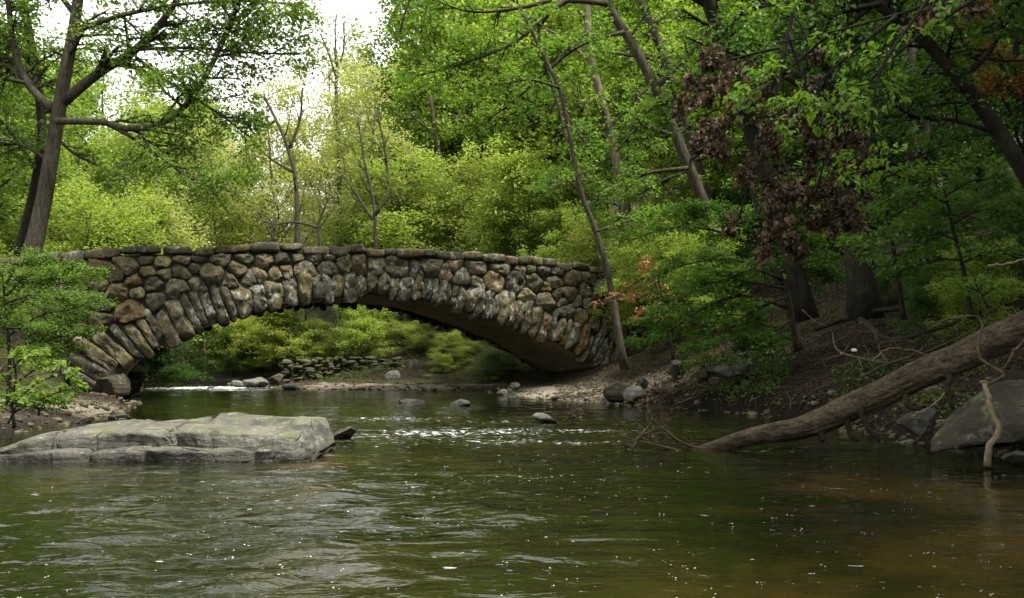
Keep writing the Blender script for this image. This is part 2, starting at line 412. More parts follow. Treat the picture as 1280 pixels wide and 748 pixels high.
# ------------------------------------------------------------------ terrain
CREEK = np.array([(14,-8),(11,5),(9.6,11),(8.7,14.5),(8.0,18),(8.7,23),(7.0,28),(4.6,32),(2.3,35.5),(.5,38.6),(-.6,43),(-1.6,46.5),(-6,48.2),(-11.5,49),(-14.5,52),(-16.5,57),(-24,65),(-40,71),(-70,74),
                  (-70,60),(-40,59),(-28,55.5),(-23,50.5),(-19,44),(-16.4,38),(-14.3,33),(-12.2,27),(-11.4,21),(-12.2,12),(-14,4),(-17,-8)], float)
def creek_d(x, y):
    q = np.stack([x, y], -1); d = np.full(x.shape, 1e9); ins = np.zeros(x.shape, bool); n = len(CREEK)
    for i in range(n):
        a, b = CREEK[i], CREEK[(i+1) % n]; ab = b-a
        t = np.clip(((q-a)@ab)/(ab@ab), 0, 1); d = np.minimum(d, np.linalg.norm(q-a-t[..., None]*ab, axis=-1))
        c = ((a[1] > y) != (b[1] > y)) & (x < (b[0]-a[0])*(y-a[1])/(b[1]-a[1]+1e-12)+a[0]); ins ^= c
    return np.where(ins, -d, d)
ANCH = [  # x, y, step height, step width, flat width, flat slope, hill slope
    (10, 8, .55, .7, .4, .3, .46), (9.5, 18, .55, .6, .4, .3, .46), (9, 27, .5, .6, .8, .3, .48),
    (5, 33, .25, .6, 2.0, .25, .55), (2, 38, .06, .6, 3.2, .13, .55), (0, 45, .06, .8, 3.0, .12, .5),
    (-6, 51, .06, 1.0, 3.4, .06, .42), (-14, 56, .1, 1.0, 3.0, .1, .36), (-30, 66, .2, 1, 3, .1, .36),
    (-26, 54, .2, .8, 3, .2, .5), (-19, 40, .12, .6, 2.2, .14, .45), (-15, 28, .15, .6, 3.2, .12, .35), (-15, 12, .2, .8, 3, .2, .35)]
def ground_z(x, y):
    x = np.asarray(x, float); y = np.asarray(y, float); shp = x.shape; x = np.atleast_1d(x); y = np.atleast_1d(y)
    d = creek_d(x, y); W = 0; pr = [0]*5
    for a in ANCH:
        w = 1/((x-a[0])**2+(y-a[1])**2+6)**1.7; W = W+w
        for k in range(5): pr[k] = pr[k]+w*a[2+k]
    sh, sw, fw, fs, hs = [q/W for q in pr]
    nz = fbm(np.stack([x*.16, y*.16, x*0], -1), 4)
    dd = d+nz*.5*np.clip(d/2, 0, 1)
    z = sh*sstep(0, 1, dd/sw)+fs*np.clip(dd-sw*.5, 0, fw)
    far = np.clip(dd-sw*.5-fw, 0, None)
    z = z+hs*9*(1-np.exp(-far/13))+(.13+.14*sstep(2, 14, x))*far
    z = z+nz*.35*np.clip(far/3, 0, 1)+.05*fbm(np.stack([x*1.3, y*1.3, x*0+4], -1), 3)*np.clip(dd/.6, 0, 1)
    z = np.where(d < 0, -.10-.7*sstep(0, 4, -d), z)
    z = np.where((d >= 0) & (d < .25), -.1+d/.25*.1+z*np.clip(d/.25, 0, 1), z)
    # road embankment carrying the bridge approaches
    rx, ry = x-O0[0], y-O0[1]; u = rx*EU[0]+ry*EU[1]; w = rx*NW[0]+ry*NW[1]
    off = np.abs(w-WID/2)
    rl = 5.0-np.clip(-u-14, 0, None)*.03; emb = rl-np.clip(off-(WID/2-.25), 0, None)*.95
    k = np.where(u < 0, sstep(12.6, 14.6, -u), sstep(13.2, 15, u))
    z = np.where(k > 0, np.maximum(z, emb*k+z*(1-k)), z)
    cut = (u > 13) & (off < WID/2) ; z = np.where(cut & (z > 5.4), 5.4+(z-5.4)*.15, z)
    # keep natural slopes from covering the near stone face
    front = sstep(-1.2, -.2, w)*(1-sstep(.0, 1.2, w-WID))*(np.abs(u) < 12.6)
    z = np.where(front > 0, np.minimum(z, z*(1-front)+front*1.6), z)
    return z.reshape(shp)
def gz(x, y): return float(ground_z(np.array([x]), np.array([y]))[0])

def axis_pts(spans):
    out = []
    for a, b, st in spans: out += list(np.arange(a, b, st))
    return np.array(out)
gx = axis_pts([(-200,-60,6),(-60,-26,1.2),(-26,24,.28),(24,60,1.2),(60,201,6)])
gy = axis_pts([(-40,-6,2.5),(-6,62,.3),(62,110,1.5),(110,321,7)])
X, Y = np.meshgrid(gx, gy, indexing='ij'); Z = ground_z(X, Y)
nx, ny = X.shape; ii = (np.arange(nx-1)[:, None]*ny+np.arange(ny-1)[None]).ravel()
fq = np.stack([ii, ii+ny, ii+ny+1, ii+1], -1)
D = creek_d(X, Y); nzz = fbm(np.stack([X*.5, Y*.5, X*0+9], -1), 4)
wb = np.exp(-(((X-3)/5)**2+((Y-39)/5.5)**2)) + np.exp(-(((X+6)/9)**2+((Y-50)/3.)**2)) + .7*np.exp(-(((X+13.5)/2.5)**2+((Y-27)/6)**2))
sand = np.clip(wb*1.3+nzz*.25, 0, 1)*(1-sstep(2.2, 4.5, D))
green = np.clip(sstep(1.2, 3, D)*(.45+.4*nzz), 0, 1)*np.where(X > 3, .45, 1)
mud = np.clip((1-sstep(.2, 1.3, D))*(1-np.clip(wb*1.4, 0, 1)), 0, 1)
o = mesh_np('ground', np.stack([X, Y, Z], -1).reshape(-1, 3), fq, M['ground'], smooth=True); tag(o, kind='structure')
a = o.data.color_attributes.new('zone', 'FLOAT_COLOR', 'POINT')
a.data.foreach_set('color', np.stack([sand, green, mud, np.ones_like(sand)], -1).astype(np.float32).ravel())

# ------------------------------------------------------------------ water
wx = axis_pts([(-70,-26,1.0),(-26,16,.12)]); wy = axis_pts([(-8,3,.5),(3,24,.075),(24,60,.16),(60,76,.6)])
X, Y = np.meshgrid(wx, wy, indexing='ij'); nx, ny = X.shape
def blob(cx, cy, sx, sy, rot=0):
    c, s = math.cos(rot), math.sin(rot); dx, dy = X-cx, Y-cy
    return np.exp(-(((dx*c+dy*s)/sx)**2+((-dx*s+dy*c)/sy)**2))
foam = 1.25*blob(-17.5, 51.5, 3.6, 2.6, .5)+.75*blob(-14.5, 47.5, 2.2, 1.4)+.62*blob(-1.4, 19.8, 2.6, 1.3, .1)+.5*blob(-3.3, 24.5, 2.2, 1.0)+.5*blob(.8, 17.6, 2.8, .5)+.45*blob(2.6, 20.5, 2.2, .8)
foam += .2*blob(-2.0, 11.6, 2.4, .6)+.12*blob(-1.2, 9.2, 1.8, .6)+.3*blob(4.2, 16.2, 1.6, .5)+.35*blob(.3, 23.5, 1.8, .4)+.35*blob(-5.0,17.0,3.0,.35)
turb = np.clip(.32+1.1*foam+.75*blob(-2.2, 9.5, 3.6, 4.5)+.35*blob(0, 22, 5, 5), 0, 1.6)
calm = 1-.75*blob(-3, 37, 9, 6)-.45*blob(7, 9, 4, 4.5)
rip = np.clip(turb*np.clip(calm, .15, 1), .08, 1.5)
p3 = lambda sx, sy, k: np.stack([X*sx, Y*sy, X*0+k], -1)
Zw = rip*(.035*vnoise(p3(.9, 1.5, 1))+.030*vnoise(p3(2.0, 3.4, 5))+.013*vnoise(p3(4.2, 6.2, 8)))+np.clip(foam, 0, 1)*(.06*vnoise(p3(1.6, 2.6, 3))+.03*vnoise(p3(4, 6, 7)))
amber = np.clip(.75*sstep(-1, 7, X)*sstep(16, 6, Y)+.25*blob(3, 19, 4, 1.5)+.25*blob(-2, 14, 2, 1.2)+.4*blob(2, 6, 3, 2)+.12, 0, 1)
ii = (np.arange(nx-1)[:, None]*ny+np.arange(ny-1)[None]).ravel()
o = mesh_np('creek_water', np.stack([X, Y, Zw], -1).reshape(-1, 3), np.stack([ii, ii+ny, ii+ny+1, ii+1], -1), M['water'], smooth=True,
            attrs=dict(foam=np.clip(foam, 0, 1.3).ravel(), ripple=rip.ravel(), amber=amber.ravel())); tag(o, kind='structure')
rng = np.random.default_rng(5)
mb = MB()
hemi = np.array([(math.cos(k*math.pi/4), math.sin(k*math.pi/4), 0) for k in range(8)]+[(.6*math.cos(k*math.pi/4), .6*math.sin(k*math.pi/4), .45) for k in range(8)]+[(0, 0, .6)])
hf = [np.array([(k, (k+1) % 8, 8+(k+1) % 8, 8+k) for k in range(8)]), np.array([(8+k, 8+(k+1) % 8, 16) for k in range(8)])]
bub = [((810, 640), (150, 45), 130), ((950, 690), (200, 50), 110), ((560, 590), (160, 30), 110), ((520, 640), (150, 40), 90), ((330, 660), (120, 40), 60), ((40, 720), (50, 20), 18), ((720, 570), (120, 18), 80), ((1150, 610), (90, 25), 45), ((640, 640), (500, 70), 70)]
for (cx, cy), (sx, sy), n in bub:
    for _ in range(int(n*.6)):
        px, py = rng.normal(cx, sx), rng.normal(cy, sy)
        if py < 565 or py > 760 or px < -30 or px > 1320: continue
        Yw = F*H/(py-HY); q = P(px, py, Yw)
        if q[0] > 7.6 or (q[0] > 2.8 and q[1] > 14.2): continue
        for _k in range(rng.integers(1, 4)):
            r = rng.uniform(.002, .006)*(1.5 if rng.random() < .12 else 1)
            mb.add(hemi*r*np.array([1.3, 1, .8])+q+np.append(rng.normal(size=2)*.03, .012), hf)
o = mb.build('foam_bubbles', M['foam']); tag(o, 'small white foam bubbles drifting on the dark creek', 'foam', kind='stuff')

# ------------------------------------------------------------------ the bridge
IN_PX = [(135,505),(148,486),(160,470),(171,456),(188,442),(222,426),(250,413),(285,400),(321,389),(364,381),(410,374),(455,370),(500,371),(544,377),(580,387),(612,397),(650,411),(680,422),(703,436),(728,450),(750,464),(775,484),(800,510)]
EX_PX = [(18,470),(45,440),(75,424),(105,412),(133,403),(184,387),(218,371),(257,358),(321,349),(377,342),(420,337),(470,338),(510,342),(557,347),(605,355),(643,367),(682,382),(727,400),(765,420),(800,446),(830,470)]
TOP_PX = [(-60,330),(60,317),(140,310),(240,308),(350,306),(450,308),(540,313),(620,319),(700,326),(755,333),(800,340),(860,350)]
def curve(pts):
    a = np.array([face_uz(*q) for q in pts]); return a[np.argsort(a[:, 0])] if False else a
IN, EX, TP = curve(IN_PX), curve(EX_PX), curve(TOP_PX)
sm = lambda c, n: resample(np.column_stack([c, np.zeros(len(c))]), n)[:, :2]
INs, EXs = sm(IN, 160), sm(EX, 160)
top_z = lambda u: np.interp(u, TP[:, 0], TP[:, 1])
ex_z = lambda u: np.interp(u, EXs[:, 0], EXs[:, 1])
in_z = lambda u: np.interp(u, INs[:, 0], INs[:, 1])
CAP = .36
PAL = 1.2*np.array([(.165,.125,.07),(.145,.13,.09),(.12,.115,.09),(.115,.105,.055),(.07,.062,.042),(.15,.112,.05),(.19,.16,.10),(.09,.082,.06),(.14,.12,.07)])
def chaikin(p, it=2, q=.25):
    for _ in range(it):
        n = np.roll(p, -1, 0); p = np.stack([p*(1-q)+n*q, p*q+n*(1-q)], 1).reshape(-1, 2)
    return p
def inset(poly, g):
    c = poly.mean(0); d = poly-c; l = np.linalg.norm(d, axis=1, keepdims=True); return c+d*np.maximum(1-g/np.maximum(l, .01), .35)
def clip(poly, n, dd):      # keep points with p.n <= dd
    out = []; m = len(poly)
    for i in range(m):
        a, b = poly[i], poly[(i+1) % m]; da, db = a@n-dd, b@n-dd
        if da <= 0: out.append(a)
        if (da < 0) != (db < 0) and abs(da-db) > 1e-12: out.append(a+(b-a)*da/(da-db))
    return np.array(out) if len(out) > 2 else None
def boulder(mb, rng, poly, side, bulge=.2, lich=.4, tone=None, back=.3):
    poly = chaikin(inset(poly, .012), 1, .16)
    d = np.linalg.norm(np.roll(poly, -1, 0)-poly, axis=1); L_ = d.sum(); cs = np.concatenate([[0], np.cumsum(d)]); pp = np.vstack([poly, poly[:1]])
    s = np.linspace(0, L_, 33)[:-1]; out = np.column_stack([np.interp(s, cs, pp[:, 0]), np.interp(s, cs, pp[:, 1])])
    for _ in range(1): out = .5*out+.25*(np.roll(out, 1, 0)+np.roll(out, -1, 0))
    c = out.mean(0); size = math.sqrt(max(abs(np.cross(out-c, np.roll(out, -1, 0)-c).sum()/2), .02))
    b = bulge*min(1.25, .45+.75*size)*rng.uniform(.7, 1.35)
    rings = [(.99, -back), (1.0, -.08), (.99, .25*b), (.965, .52*b), (.91, .74*b), (.80, .9*b), (.62, .98*b), (.42, 1.0*b), (.2, 1.02*b)]
    sk = rng.normal(size=2)*.10; tl = rng.normal(size=2)*.16*b/max(size, .3)
    V = []
    for k, (f, w) in enumerate(rings):
        q = c+(out-c)*f+sk*size*(1-f)*.6
        ww = w+((q-c)@tl)*(1 if w > 0 else 0); V.append(np.column_stack([q, np.full(len(q), 1.)*ww]))
    V.append(np.array([[*(c+sk*size*.6), 1.04*b]])); V = np.concatenate(V)
    o3 = rng.uniform(0, 90, 3)
    nz = fbm(V*np.array([1, 1, 1])*2.4/max(size, .35)+o3, 4, .6)[:, None]
    amp = .17*min(size, 1.0); act = (V[:, 2:3] > -.2)
    V[:, 2] += nz[:, 0]*amp*act[:, 0]; V[:, :2] += (V[:, :2]-c)*nz*.10*act
    # a chipped flat facet or two
    for _ in range(5):
        n = norm(np.append(rng.normal(size=2)*.8, .9)); dd = (V-np.append(c, 0))@n; lim = dd.max()*rng.uniform(.60, .93)
        over = np.clip(dd-lim, 0, None); V -= over[:, None]*n*.92
    n = 32; R = len(rings); f4 = []
    for k in range(R-1):
        i = np.arange(n); j = (i+1) % n; f4.append(np.stack([k*n+i, k*n+j, (k+1)*n+j, (k+1)*n+i], -1))
    i = np.arange(n); j = (i+1) % n; f3 = np.stack([(R-1)*n+i, (R-1)*n+j, np.full(n, R*n)], -1)
    w = V[:, 2] if side == 0 else -(WID+V[:, 2])
    col = PAL[rng.integers(len(PAL))]*rng.uniform(.55, 1.25) if tone is None else tone
    mb.add(uzw(V[:, 0], V[:, 1], w), [np.concatenate(f4), f3], (*col, lich))

bridge = thing('stone_arch_bridge', 'rustic arched bridge of big mossy boulders crossing the creek', 'bridge', uzw(0, 0, 0))
UL, UR = face_uz(-40, 400)[0], face_uz(835, 400)[0]
def build_face(side, rng):
    ring, wall, cap = MB(), MB(), MB()
    # --- voussoirs, standing on edge around the arch
    c = sm(IN, 600); dl = np.concatenate([[0], np.cumsum(np.linalg.norm(np.diff(c, axis=0), axis=1))]); s = 0.02
    Lx = lambda a: np.array([np.interp(a, dl, c[:, 0]), np.interp(a, dl, c[:, 1])])
    while s < dl[-1]-.2:
        w = rng.choice([rng.uniform(.27, .42), rng.uniform(.4, .62), rng.uniform(.6, .76)], p=[.45, .5, .05]); e = min(s+w, dl[-1]); m = (s+e)/2; pm = Lx(m)
        T = norm(Lx(min(m+.6, dl[-1]))-Lx(max(m-.6, 0))); N = np.array([-T[1], T[0]])
        N = norm(N*1.0+np.array([0, .12]))
        # distance to the extrados along N
        tt = np.linspace(.4, 3.6, 90); q = pm+tt[:, None]*N; above = np.where(q[:, 1] > ex_z(q[:, 0]))[0]
        ln = tt[above[0]] if len(above) else 2.0
        ln = np.clip(ln, 1.15, 2.4)*rng.uniform(.82, 1.12); lo = rng.uniform(-.30, .08)
        spread = 1+ln*.06
        w0 = (e-s)*.5*rng.uniform(1.04, 1.2)
        sh = rng.normal()*.07
        tp_ = rng.uniform(.6, 1.05, 2); q0 = rng.uniform(.7, 1, 2)
        poly = np.array([pm-T*w0*q0[0]+N*lo, pm+T*w0*q0[1]+N*(lo+rng.uniform(-.14, .14)), pm+T*(w0*1.02)+N*ln*.45, pm+T*(w0*spread*tp_[0]+sh)+N*ln, pm-T*(w0*spread*tp_[1]-sh)+N*ln*rng.uniform(.88, 1.04), pm-T*w0*1.02+N*ln*.5])
        mid = math.exp(-((pm[0]-1)/7.5)**2)
        pal = [(.14,.135,.11),(.12,.105,.06),(.10,.095,.072),(.15,.13,.07),(.08,.072,.052)][rng.integers(5)]
        if rng.random() < .13 and abs(pm[0]-8) < 4: pal = (.19, .13, .055)
        boulder(ring, rng, poly, side, .20, .35+.65*mid*rng.uniform(.3, 1.2), np.array(pal)*rng.uniform(.85, 1.5), back=.5)
        s = e
    # --- spandrel boulders
    seeds = []; tries = 0
    while tries < 14000:
        tries += 1
        u = rng.uniform(UL, UR); lo = ex_z(u) if EXs[0, 0] < u < EXs[-1, 0] else -.2; hi = top_z(u)-CAP
        lo = max(lo, .2)
        if hi-lo < .12: continue
        z = rng.uniform(lo+.08, hi-.08); r = rng.choice([.38, .55, .74, .95], p=[.22, .36, .29, .13])
        if hi-lo < .7: r = min(r, .5)
        if all(((u-a)*.78)**2+(z-b)**2 > ((r+rr)*.5)**2 for a, b, rr in seeds): seeds.append((u, z, r))
    S = np.array(seeds)
    for k, (u, z, r) in enumerate(seeds):
        lo = ex_z(u)-.28 if EXs[0, 0] < u < EXs[-1, 0] else -.4; hi = top_z(u)-CAP-.01
        poly = np.array([(u-1.3, z-1.1), (u+1.3, z-1.1), (u+1.3, z+1.1), (u-1.3, z+1.1)], float)
        for j in np.argsort((S[:, 0]-u)**2+(S[:, 1]-z)**2)[1:20]:
            q = S[j, :2]; d = q-np.array([u, z]); dist = np.linalg.norm(d); t = .5+(r**2-S[j, 2]**2)/(2*max(dist, .2)**2)*.35
            n = d/dist; poly = clip(poly, n, (np.array([u, z])+d*np.clip(t, .3, .7))@n)
            if poly is None: break
        if poly is None: continue
        sl = (ex_z(u+.3)-ex_z(u-.3))/.6; n = norm(np.array([sl, -1.])); poly = clip(poly, n, np.array([u, lo])@n)
        if poly is None: continue
        st = (top_z(u+.3)-top_z(u-.3))/.6; n = norm(np.array([-st, 1.])); poly = clip(poly, n, np.array([u, hi])@n)
        if poly is None or len(poly) < 3: continue
        ar = abs(sum(poly[i-1][0]*poly[i][1]-poly[i][0]*poly[i-1][1] for i in range(len(poly))))/2
        if ar < .03: continue
        mid = math.exp(-((u-2)/7)**2)
        boulder(wall, rng, poly, side, .19, .12+.5*mid*rng.uniform(0, 1.3))
    # --- mortared core behind the boulders
    uu = np.linspace(UL, UR, 130); body_lo = np.where((uu > INs[0, 0]) & (uu < INs[-1, 0]), np.maximum(in_z(uu)+.1, -.6), -.6); hi = top_z(uu)-CAP+.06
    w0, w1 = (-.06, -.55) if side == 0 else (-(WID-.06), -(WID-.55))
    a0, a1, b0, b1 = uzw(uu, body_lo, w0), uzw(uu, hi, w0), uzw(uu, body_lo, w1), uzw(uu, hi, w1); n = len(uu)
    i = np.arange(n-1); q = lambda a, b: np.stack([a*n+i, a*n+i+1, b*n+i+1, b*n+i], -1)
    core = MB(); core.add(np.concatenate([a0, a1, b0, b1]), [np.concatenate([q(0, 1), q(1, 3), q(3, 2), q(2, 0)])])
    # --- coping of flat slabs
    u = UL
    while u < UR:
        w = rng.uniform(.55, 1.55); h = CAP*rng.uniform(.8, 1.4); um = u+w/2; zt = top_z(um)+rng.uniform(-.09, .09); g = .02
        st = (top_z(um+.3)-top_z(um-.3))/.6+rng.normal()*.03
        vv = []
        bx = bmesh.new(); bmesh.ops.create_cube(bx, size=1); bmesh.ops.subdivide_edges(bx, edges=bx.edges[:], cuts=5, use_grid_fill=True)
        co = np.array([v.co[:] for v in bx.verts]); fc = np.array([[v.index for v in f.verts] for f in bx.faces]); bx.free()
        r4 = (np.abs(co*2)**5).sum(1)**.2; co = co/np.maximum(r4, .5)[:, None]*1.0
        L0 = np.array([w-g, h, .92])*rng.uniform(.97, 1.05, 3); p = co*L0
        p += norm(p)*(fbm(p*1.7+rng.uniform(0, 50, 3), 3)*.085)[:, None]
        for _ in range(2):
            nn = norm(rng.normal(size=3)*np.array([.6, 1, .8])); dd = p@nn; lim = dd.max()*rng.uniform(.8, .96); p -= np.clip(dd-lim, 0, None)[:, None]*nn
        wc = -.22 if side == 0 else -(WID-.22)
        col = PAL[rng.integers(len(PAL))]*rng.uniform(.5, .95)
        cap.add(uzw(um+p[:, 0], zt-h/2+p[:, 1]+st*p[:, 0], wc+p[:, 2]), fc, (*col, .25*rng.random()+.2))
        u += w
    ring.build('arch_ring', M['stone'], bridge); sp = wall.build('spandrel_wall', M['stone'], bridge)
    cb = core.build('mortar_core', M['mortar'], bridge, smooth=False); cap.build('coping', M['stone'], bridge)
build_face(0, np.random.default_rng(21)); build_face(1, np.random.default_rng(22))
# vault
c = sm(IN, 90); off = np.array([.0, .10]); ws = np.linspace(.05, -WID-.05, 16)
g = np.array([[uzw(u, z+.08, w) for w in ws] for u, z in c]); nn = fbm(g*1.1, 4)
g[..., 2] += nn*.06
g = g.reshape(-1, 3); n = len(ws); i = (np.arange(len(c)-1)[:, None]*n+np.arange(n-1)[None]).ravel()
mesh_np('arch_vault', g, np.stack([i, i+1, i+n+1, i+n], -1), M['vault'], bridge, smooth=True)
uu = np.linspace(UL-8, UR+10, 80); dz = top_z(uu)-.95
lo = np.concatenate([uzw(uu, dz, -.5), uzw(uu, dz, -(WID-.5))]); n = len(uu); i = np.arange(n-1)
mesh_np('road_deck', lo, np.stack([i, i+1, i+n+1, i+n], -1), M['road'], bridge)

# ------------------------------------------------------------------ rocks
_ico = {}
def ico(sub):
    if sub not in _ico:
        b = bmesh.new(); bmesh.ops.create_icosphere(b, subdivisions=sub, radius=1)
        _ico[sub] = (np.array([v.co[:] for v in b.verts]), np.array([[v.index for v in f.verts] for f in b.faces])); b.free()
    return _ico[sub]
def rock_shape(rng, dims, cuts=9, sub=4, rough=.05, lim=(.55, .85)):
    v, f = ico(sub); v = v.copy()
    v = np.sign(v)*np.abs(v)**.8
    for _ in range(cuts):
        n = norm(rng.normal(size=3)); d = v@n; v -= np.clip(d-rng.uniform(*lim), 0, None)[:, None]*n
    v = v*np.array(dims)/2
    s = max(dims); o3 = rng.uniform(0, 80, 3)
    v += norm(v)*(fbm(v*3.0/s+o3, 5, .55)*rough*s*.5)[:, None]
    return v, f
def rot(v, rx=0, ry=0, rz=0):
    cx, sx, cy, sy, cz, sz = math.cos(rx), math.sin(rx), math.cos(ry), math.sin(ry), math.cos(rz), math.sin(rz)
    R = np.array([[cz,-sz,0],[sz,cz,0],[0,0,1]])@np.array([[cy,0,sy],[0,1,0],[-sy,0,cy]])@np.array([[1,0,0],[0,cx,-sx],[0,sx,cx]])
    return v@R.T
def rock(label, px, py, Yd, dims, seed, mat='grey', tilt=(0, 0, 0), name='rock', cuts=9, sub=4, group=None, sink=.3, rough=.06, lim=(.55, .85)):
    rng = np.random.default_rng(seed); v, f = rock_shape(rng, dims, cuts, sub, rough, lim); v = rot(v, *tilt)
    p = P(px, py, Yd); p[2] = max(p[2], -.05); b = p.copy()
    v = v+p+np.array([0, 0, dims[2]*(.5-sink)])
    return tag(mesh_np(name, v, f, M[mat], smooth=True, at=b), label, 'rock', group)

# big ledge in the water on the left: three interlocked slabs with a crack
base = P(205, 575, 15.2); base[2] = 0
ledge = thing('ledge_rock', 'long flat grey ledge of rock lying in the water at left, cracked across', 'rock', base)
def ledge_part(name, x0, x1, y0, y1, top, seed, zlo=-.4, ends=(.6, .25), frontlip=.12, tiltx=0.0):
    rng = np.random.default_rng(seed); nxp, nr = 110, 44
    xs = np.linspace(0, 1, nxp); rows = []
    for t in xs:
        x = x0+(x1-x0)*t; en = min(sstep(0, ends[0]/(x1-x0), t), sstep(0, ends[1]/(x1-x0), 1-t)); en = .12+.88*en**.6
        zt = float(top(t)); a = np.linspace(0, 2*np.pi, nr, endpoint=False); q = np.sign(np.cos(a))*np.abs(np.cos(a))**.3, np.sign(np.sin(a))*np.abs(np.sin(a))**.22
        yc, zc = (y0+y1)/2, (zt*en+zlo)/2; rows.append(np.stack([np.full(nr, x), yc+q[0]*(y1-y0)/2*(.55+.45*en), zc+q[1]*(zt*en-zlo)/2], -1))
    v = np.array(rows); o3 = rng.uniform(0, 60, 3)
    n1 = fbm(v*np.array([.9, 1.2, 1.6])+o3, 5, .5); n2 = fbm(v*np.array([.7, .9, 5])+o3+7, 4, .55); n3 = np.abs(fbm(v*np.array([.8,.8,2.2])+o3+31, 3))
    cen = v.mean(1, keepdims=True); dirv = norm(v-cen)
    v = v+dirv*(n1*.10+n2*.10-np.clip(.10-n3, 0, .1)*1.3)[..., None]; v[..., 2] += tiltx*(v[..., 1]-y0)
    v = v.reshape(-1, 3)+base; i = (np.arange(nxp-1)[:, None]*nr+np.arange(nr)[None]).ravel(); j = (np.arange(nxp-1)[:, None]*nr+((np.arange(nr)+1) % nr)[None]).ravel()
    return mesh_np(name, v, [np.stack([i, j, j+nr, i+nr], -1), np.arange(nr)[None], (np.arange(nr)[::-1]+(nxp-1)*nr)[None]], M['slab'], ledge, smooth=True)
ledge_part('rock_bed', -3.4, 2.75, -1.0, 1.4, lambda t: .10+.15*sstep(0, .5, t), 3, ends=(1.2, .3))
ledge_part('upper_slab', -3.2, .43, -.93, 1.5, lambda t: .12+.36*sstep(0, .6, t)+.03*t, 4, zlo=-.2, ends=(1.6, .12), tiltx=.035)
ledge_part('upper_slab', .46, 2.72, -.84, 1.7, lambda t: .55-.06*t, 6, zlo=-.1, ends=(.12, .3), tiltx=.035)

rock('large smooth olive boulder on the right bank edge beside the fallen log', 1250, 540, 14.6, (3.1, 2.4, 1.6), 11, 'boulder', (.12, -.33, .2), 'boulder', 16, 5, sink=.33, rough=.10, lim=(.45, .8))
rock('small pale triangular stone just left of the large olive boulder', 1150, 536, 15.8, (.8, .6, .45), 12, 'slab', (0, -.3, 0), sub=4, sink=.25)
rock('small dark stone at the water under the large olive boulder', 1275, 573, 13.6, (.5, .5, .24), 13, 'boulder', sink=.4)
# stones beyond and under the bridge
SPEC = [
 ('pale angular boulder at the head of the rapids beyond the bridge', 322, 484, 52, (1.7, 1.4, 1.0), 'grey', .25),
 ('dark tilted stone behind the pale boulder at the rapids', 345, 478, 54, (1.3, 1.2, .9), 'boulder', .3),
 ('flat pale stone on the far shore just right of the rapids boulder', 366, 489, 48.5, (1.5, 1.0, .55), 'grey', .3),
 ('small pale stone on far gravel near the rapids', 402, 485, 51, (1.1, .8, .45), 'grey', .3),
 ('low stone left of the pale rapids boulder', 298, 482, 53, (1.0, .8, .5), 'grey', .35),
 ('small round stone at far left of the rapids', 262, 487, 50, (.6, .5, .3), 'grey', .35),
 ('long low dark stone breaking the water mid creek under the arch', 516, 503, 34, (1.15, .5, .3), 'boulder', .45),
 ('small pale stone standing out of the water right of the long low one', 575, 508, 31.5, (.75, .5, .45), 'grey', .38),
 ('flat wet stone mid stream with debris caught on its side', 682, 526, 23.5, (.95, .6, .28), 'grey', .4),
 ('small stone at the water edge below the dark vault', 628, 494, 41, (.6, .5, .4), 'grey', .3),
 ('pale stone at the corner of the right abutment', 643, 486, 44, (.75, .6, .45), 'grey', .3),
 ('low wet stone by the sandy bar under the arch', 716, 499, 36.5, (.8, .5, .3), 'boulder', .4),
 ('thin stone in the water before the sandy bar', 742, 503, 34.5, (.6, .4, .22), 'grey', .4),
 ('leaning dark slab of rock on right shore beside a pale boulder', 775, 498, 33.2, (1.35, .8, .85), 'boulder', .25),
 ('smooth pale grey boulder on right shore below the thin tree', 798, 500, 32.4, (1.15, .9, .7), 'grey', .3),
 ('square brown stone above the smooth pale boulder', 803, 484, 34, (.8, .7, .6), 'boulder', .3),
 ('mossy block of stone on right bank shelf', 858, 488, 31.5, (.75, .6, .55), 'boulder', .3),
 ('tall pale rock leaning on the right bank under the beech leaves', 933, 462, 30.5, (1.0, .9, 1.0), 'grey', .25),
 ('long pale slab beside the tall pale rock', 905, 470, 30, (1.35, .9, .65), 'grey', .25),
 ('dark rock left of the pale slab on right bank', 880, 474, 30.8, (.8, .7, .75), 'boulder', .3),
 ('grey rock half buried up the slope near the thin tree', 846, 462, 34, (1.0, .8, .7), 'boulder', .35),
 ('flat stone on the muddy left shore nearest the water', 150, 524, 24.5, (.85, .55, .22), 'boulder', .35),
 ('upright grey stone on left shore below the broad leaved shrub', 42, 522, 24, (.75, .6, .5), 'boulder', .35),
 ('small flat stone left of the muddy shore', 105, 528, 23.2, (.6, .5, .2), 'boulder', .35),
 ('thin slab in shallow water by left shore', 128, 521, 26, (.9, .5, .2), 'boulder', .4),
 ('low wet rock off the right tip of the long ledge', 424, 546, 18.4, (.75, .45, .26), 'boulder', .5),
 ('black slab leaning under the left foot of the arch', 135, 492, 35, (2.0, 1.4, 1.4), 'boulder', .3),
 ('big dark block at the left abutment foot', 158, 488, 37.5, (1.5, 1.3, 1.3), 'boulder', .3),
 ('broken boulder on the far bank right of the dry wall', 512, 466, 55, (2.0, 1.4, 1.5), 'boulder', .3),
 ('pale broken rock at foot of the dry wall', 492, 477, 53, (1.1, .9, .9), 'grey', .3),
 ('grey rock on far bank before the shrubs', 532, 476, 53, (1.2, .9, .7), 'boulder', .3),
]
for k, (lab, px, py, Yd, dm, mt, sk) in enumerate(SPEC):
    rg = np.random.default_rng(100+k); rock(lab, px, py, Yd, dm, 200+k, mt, tuple(rg.normal(size=3)*np.array([.15, .15, 1.])), sub=4, sink=sk, cuts=11)
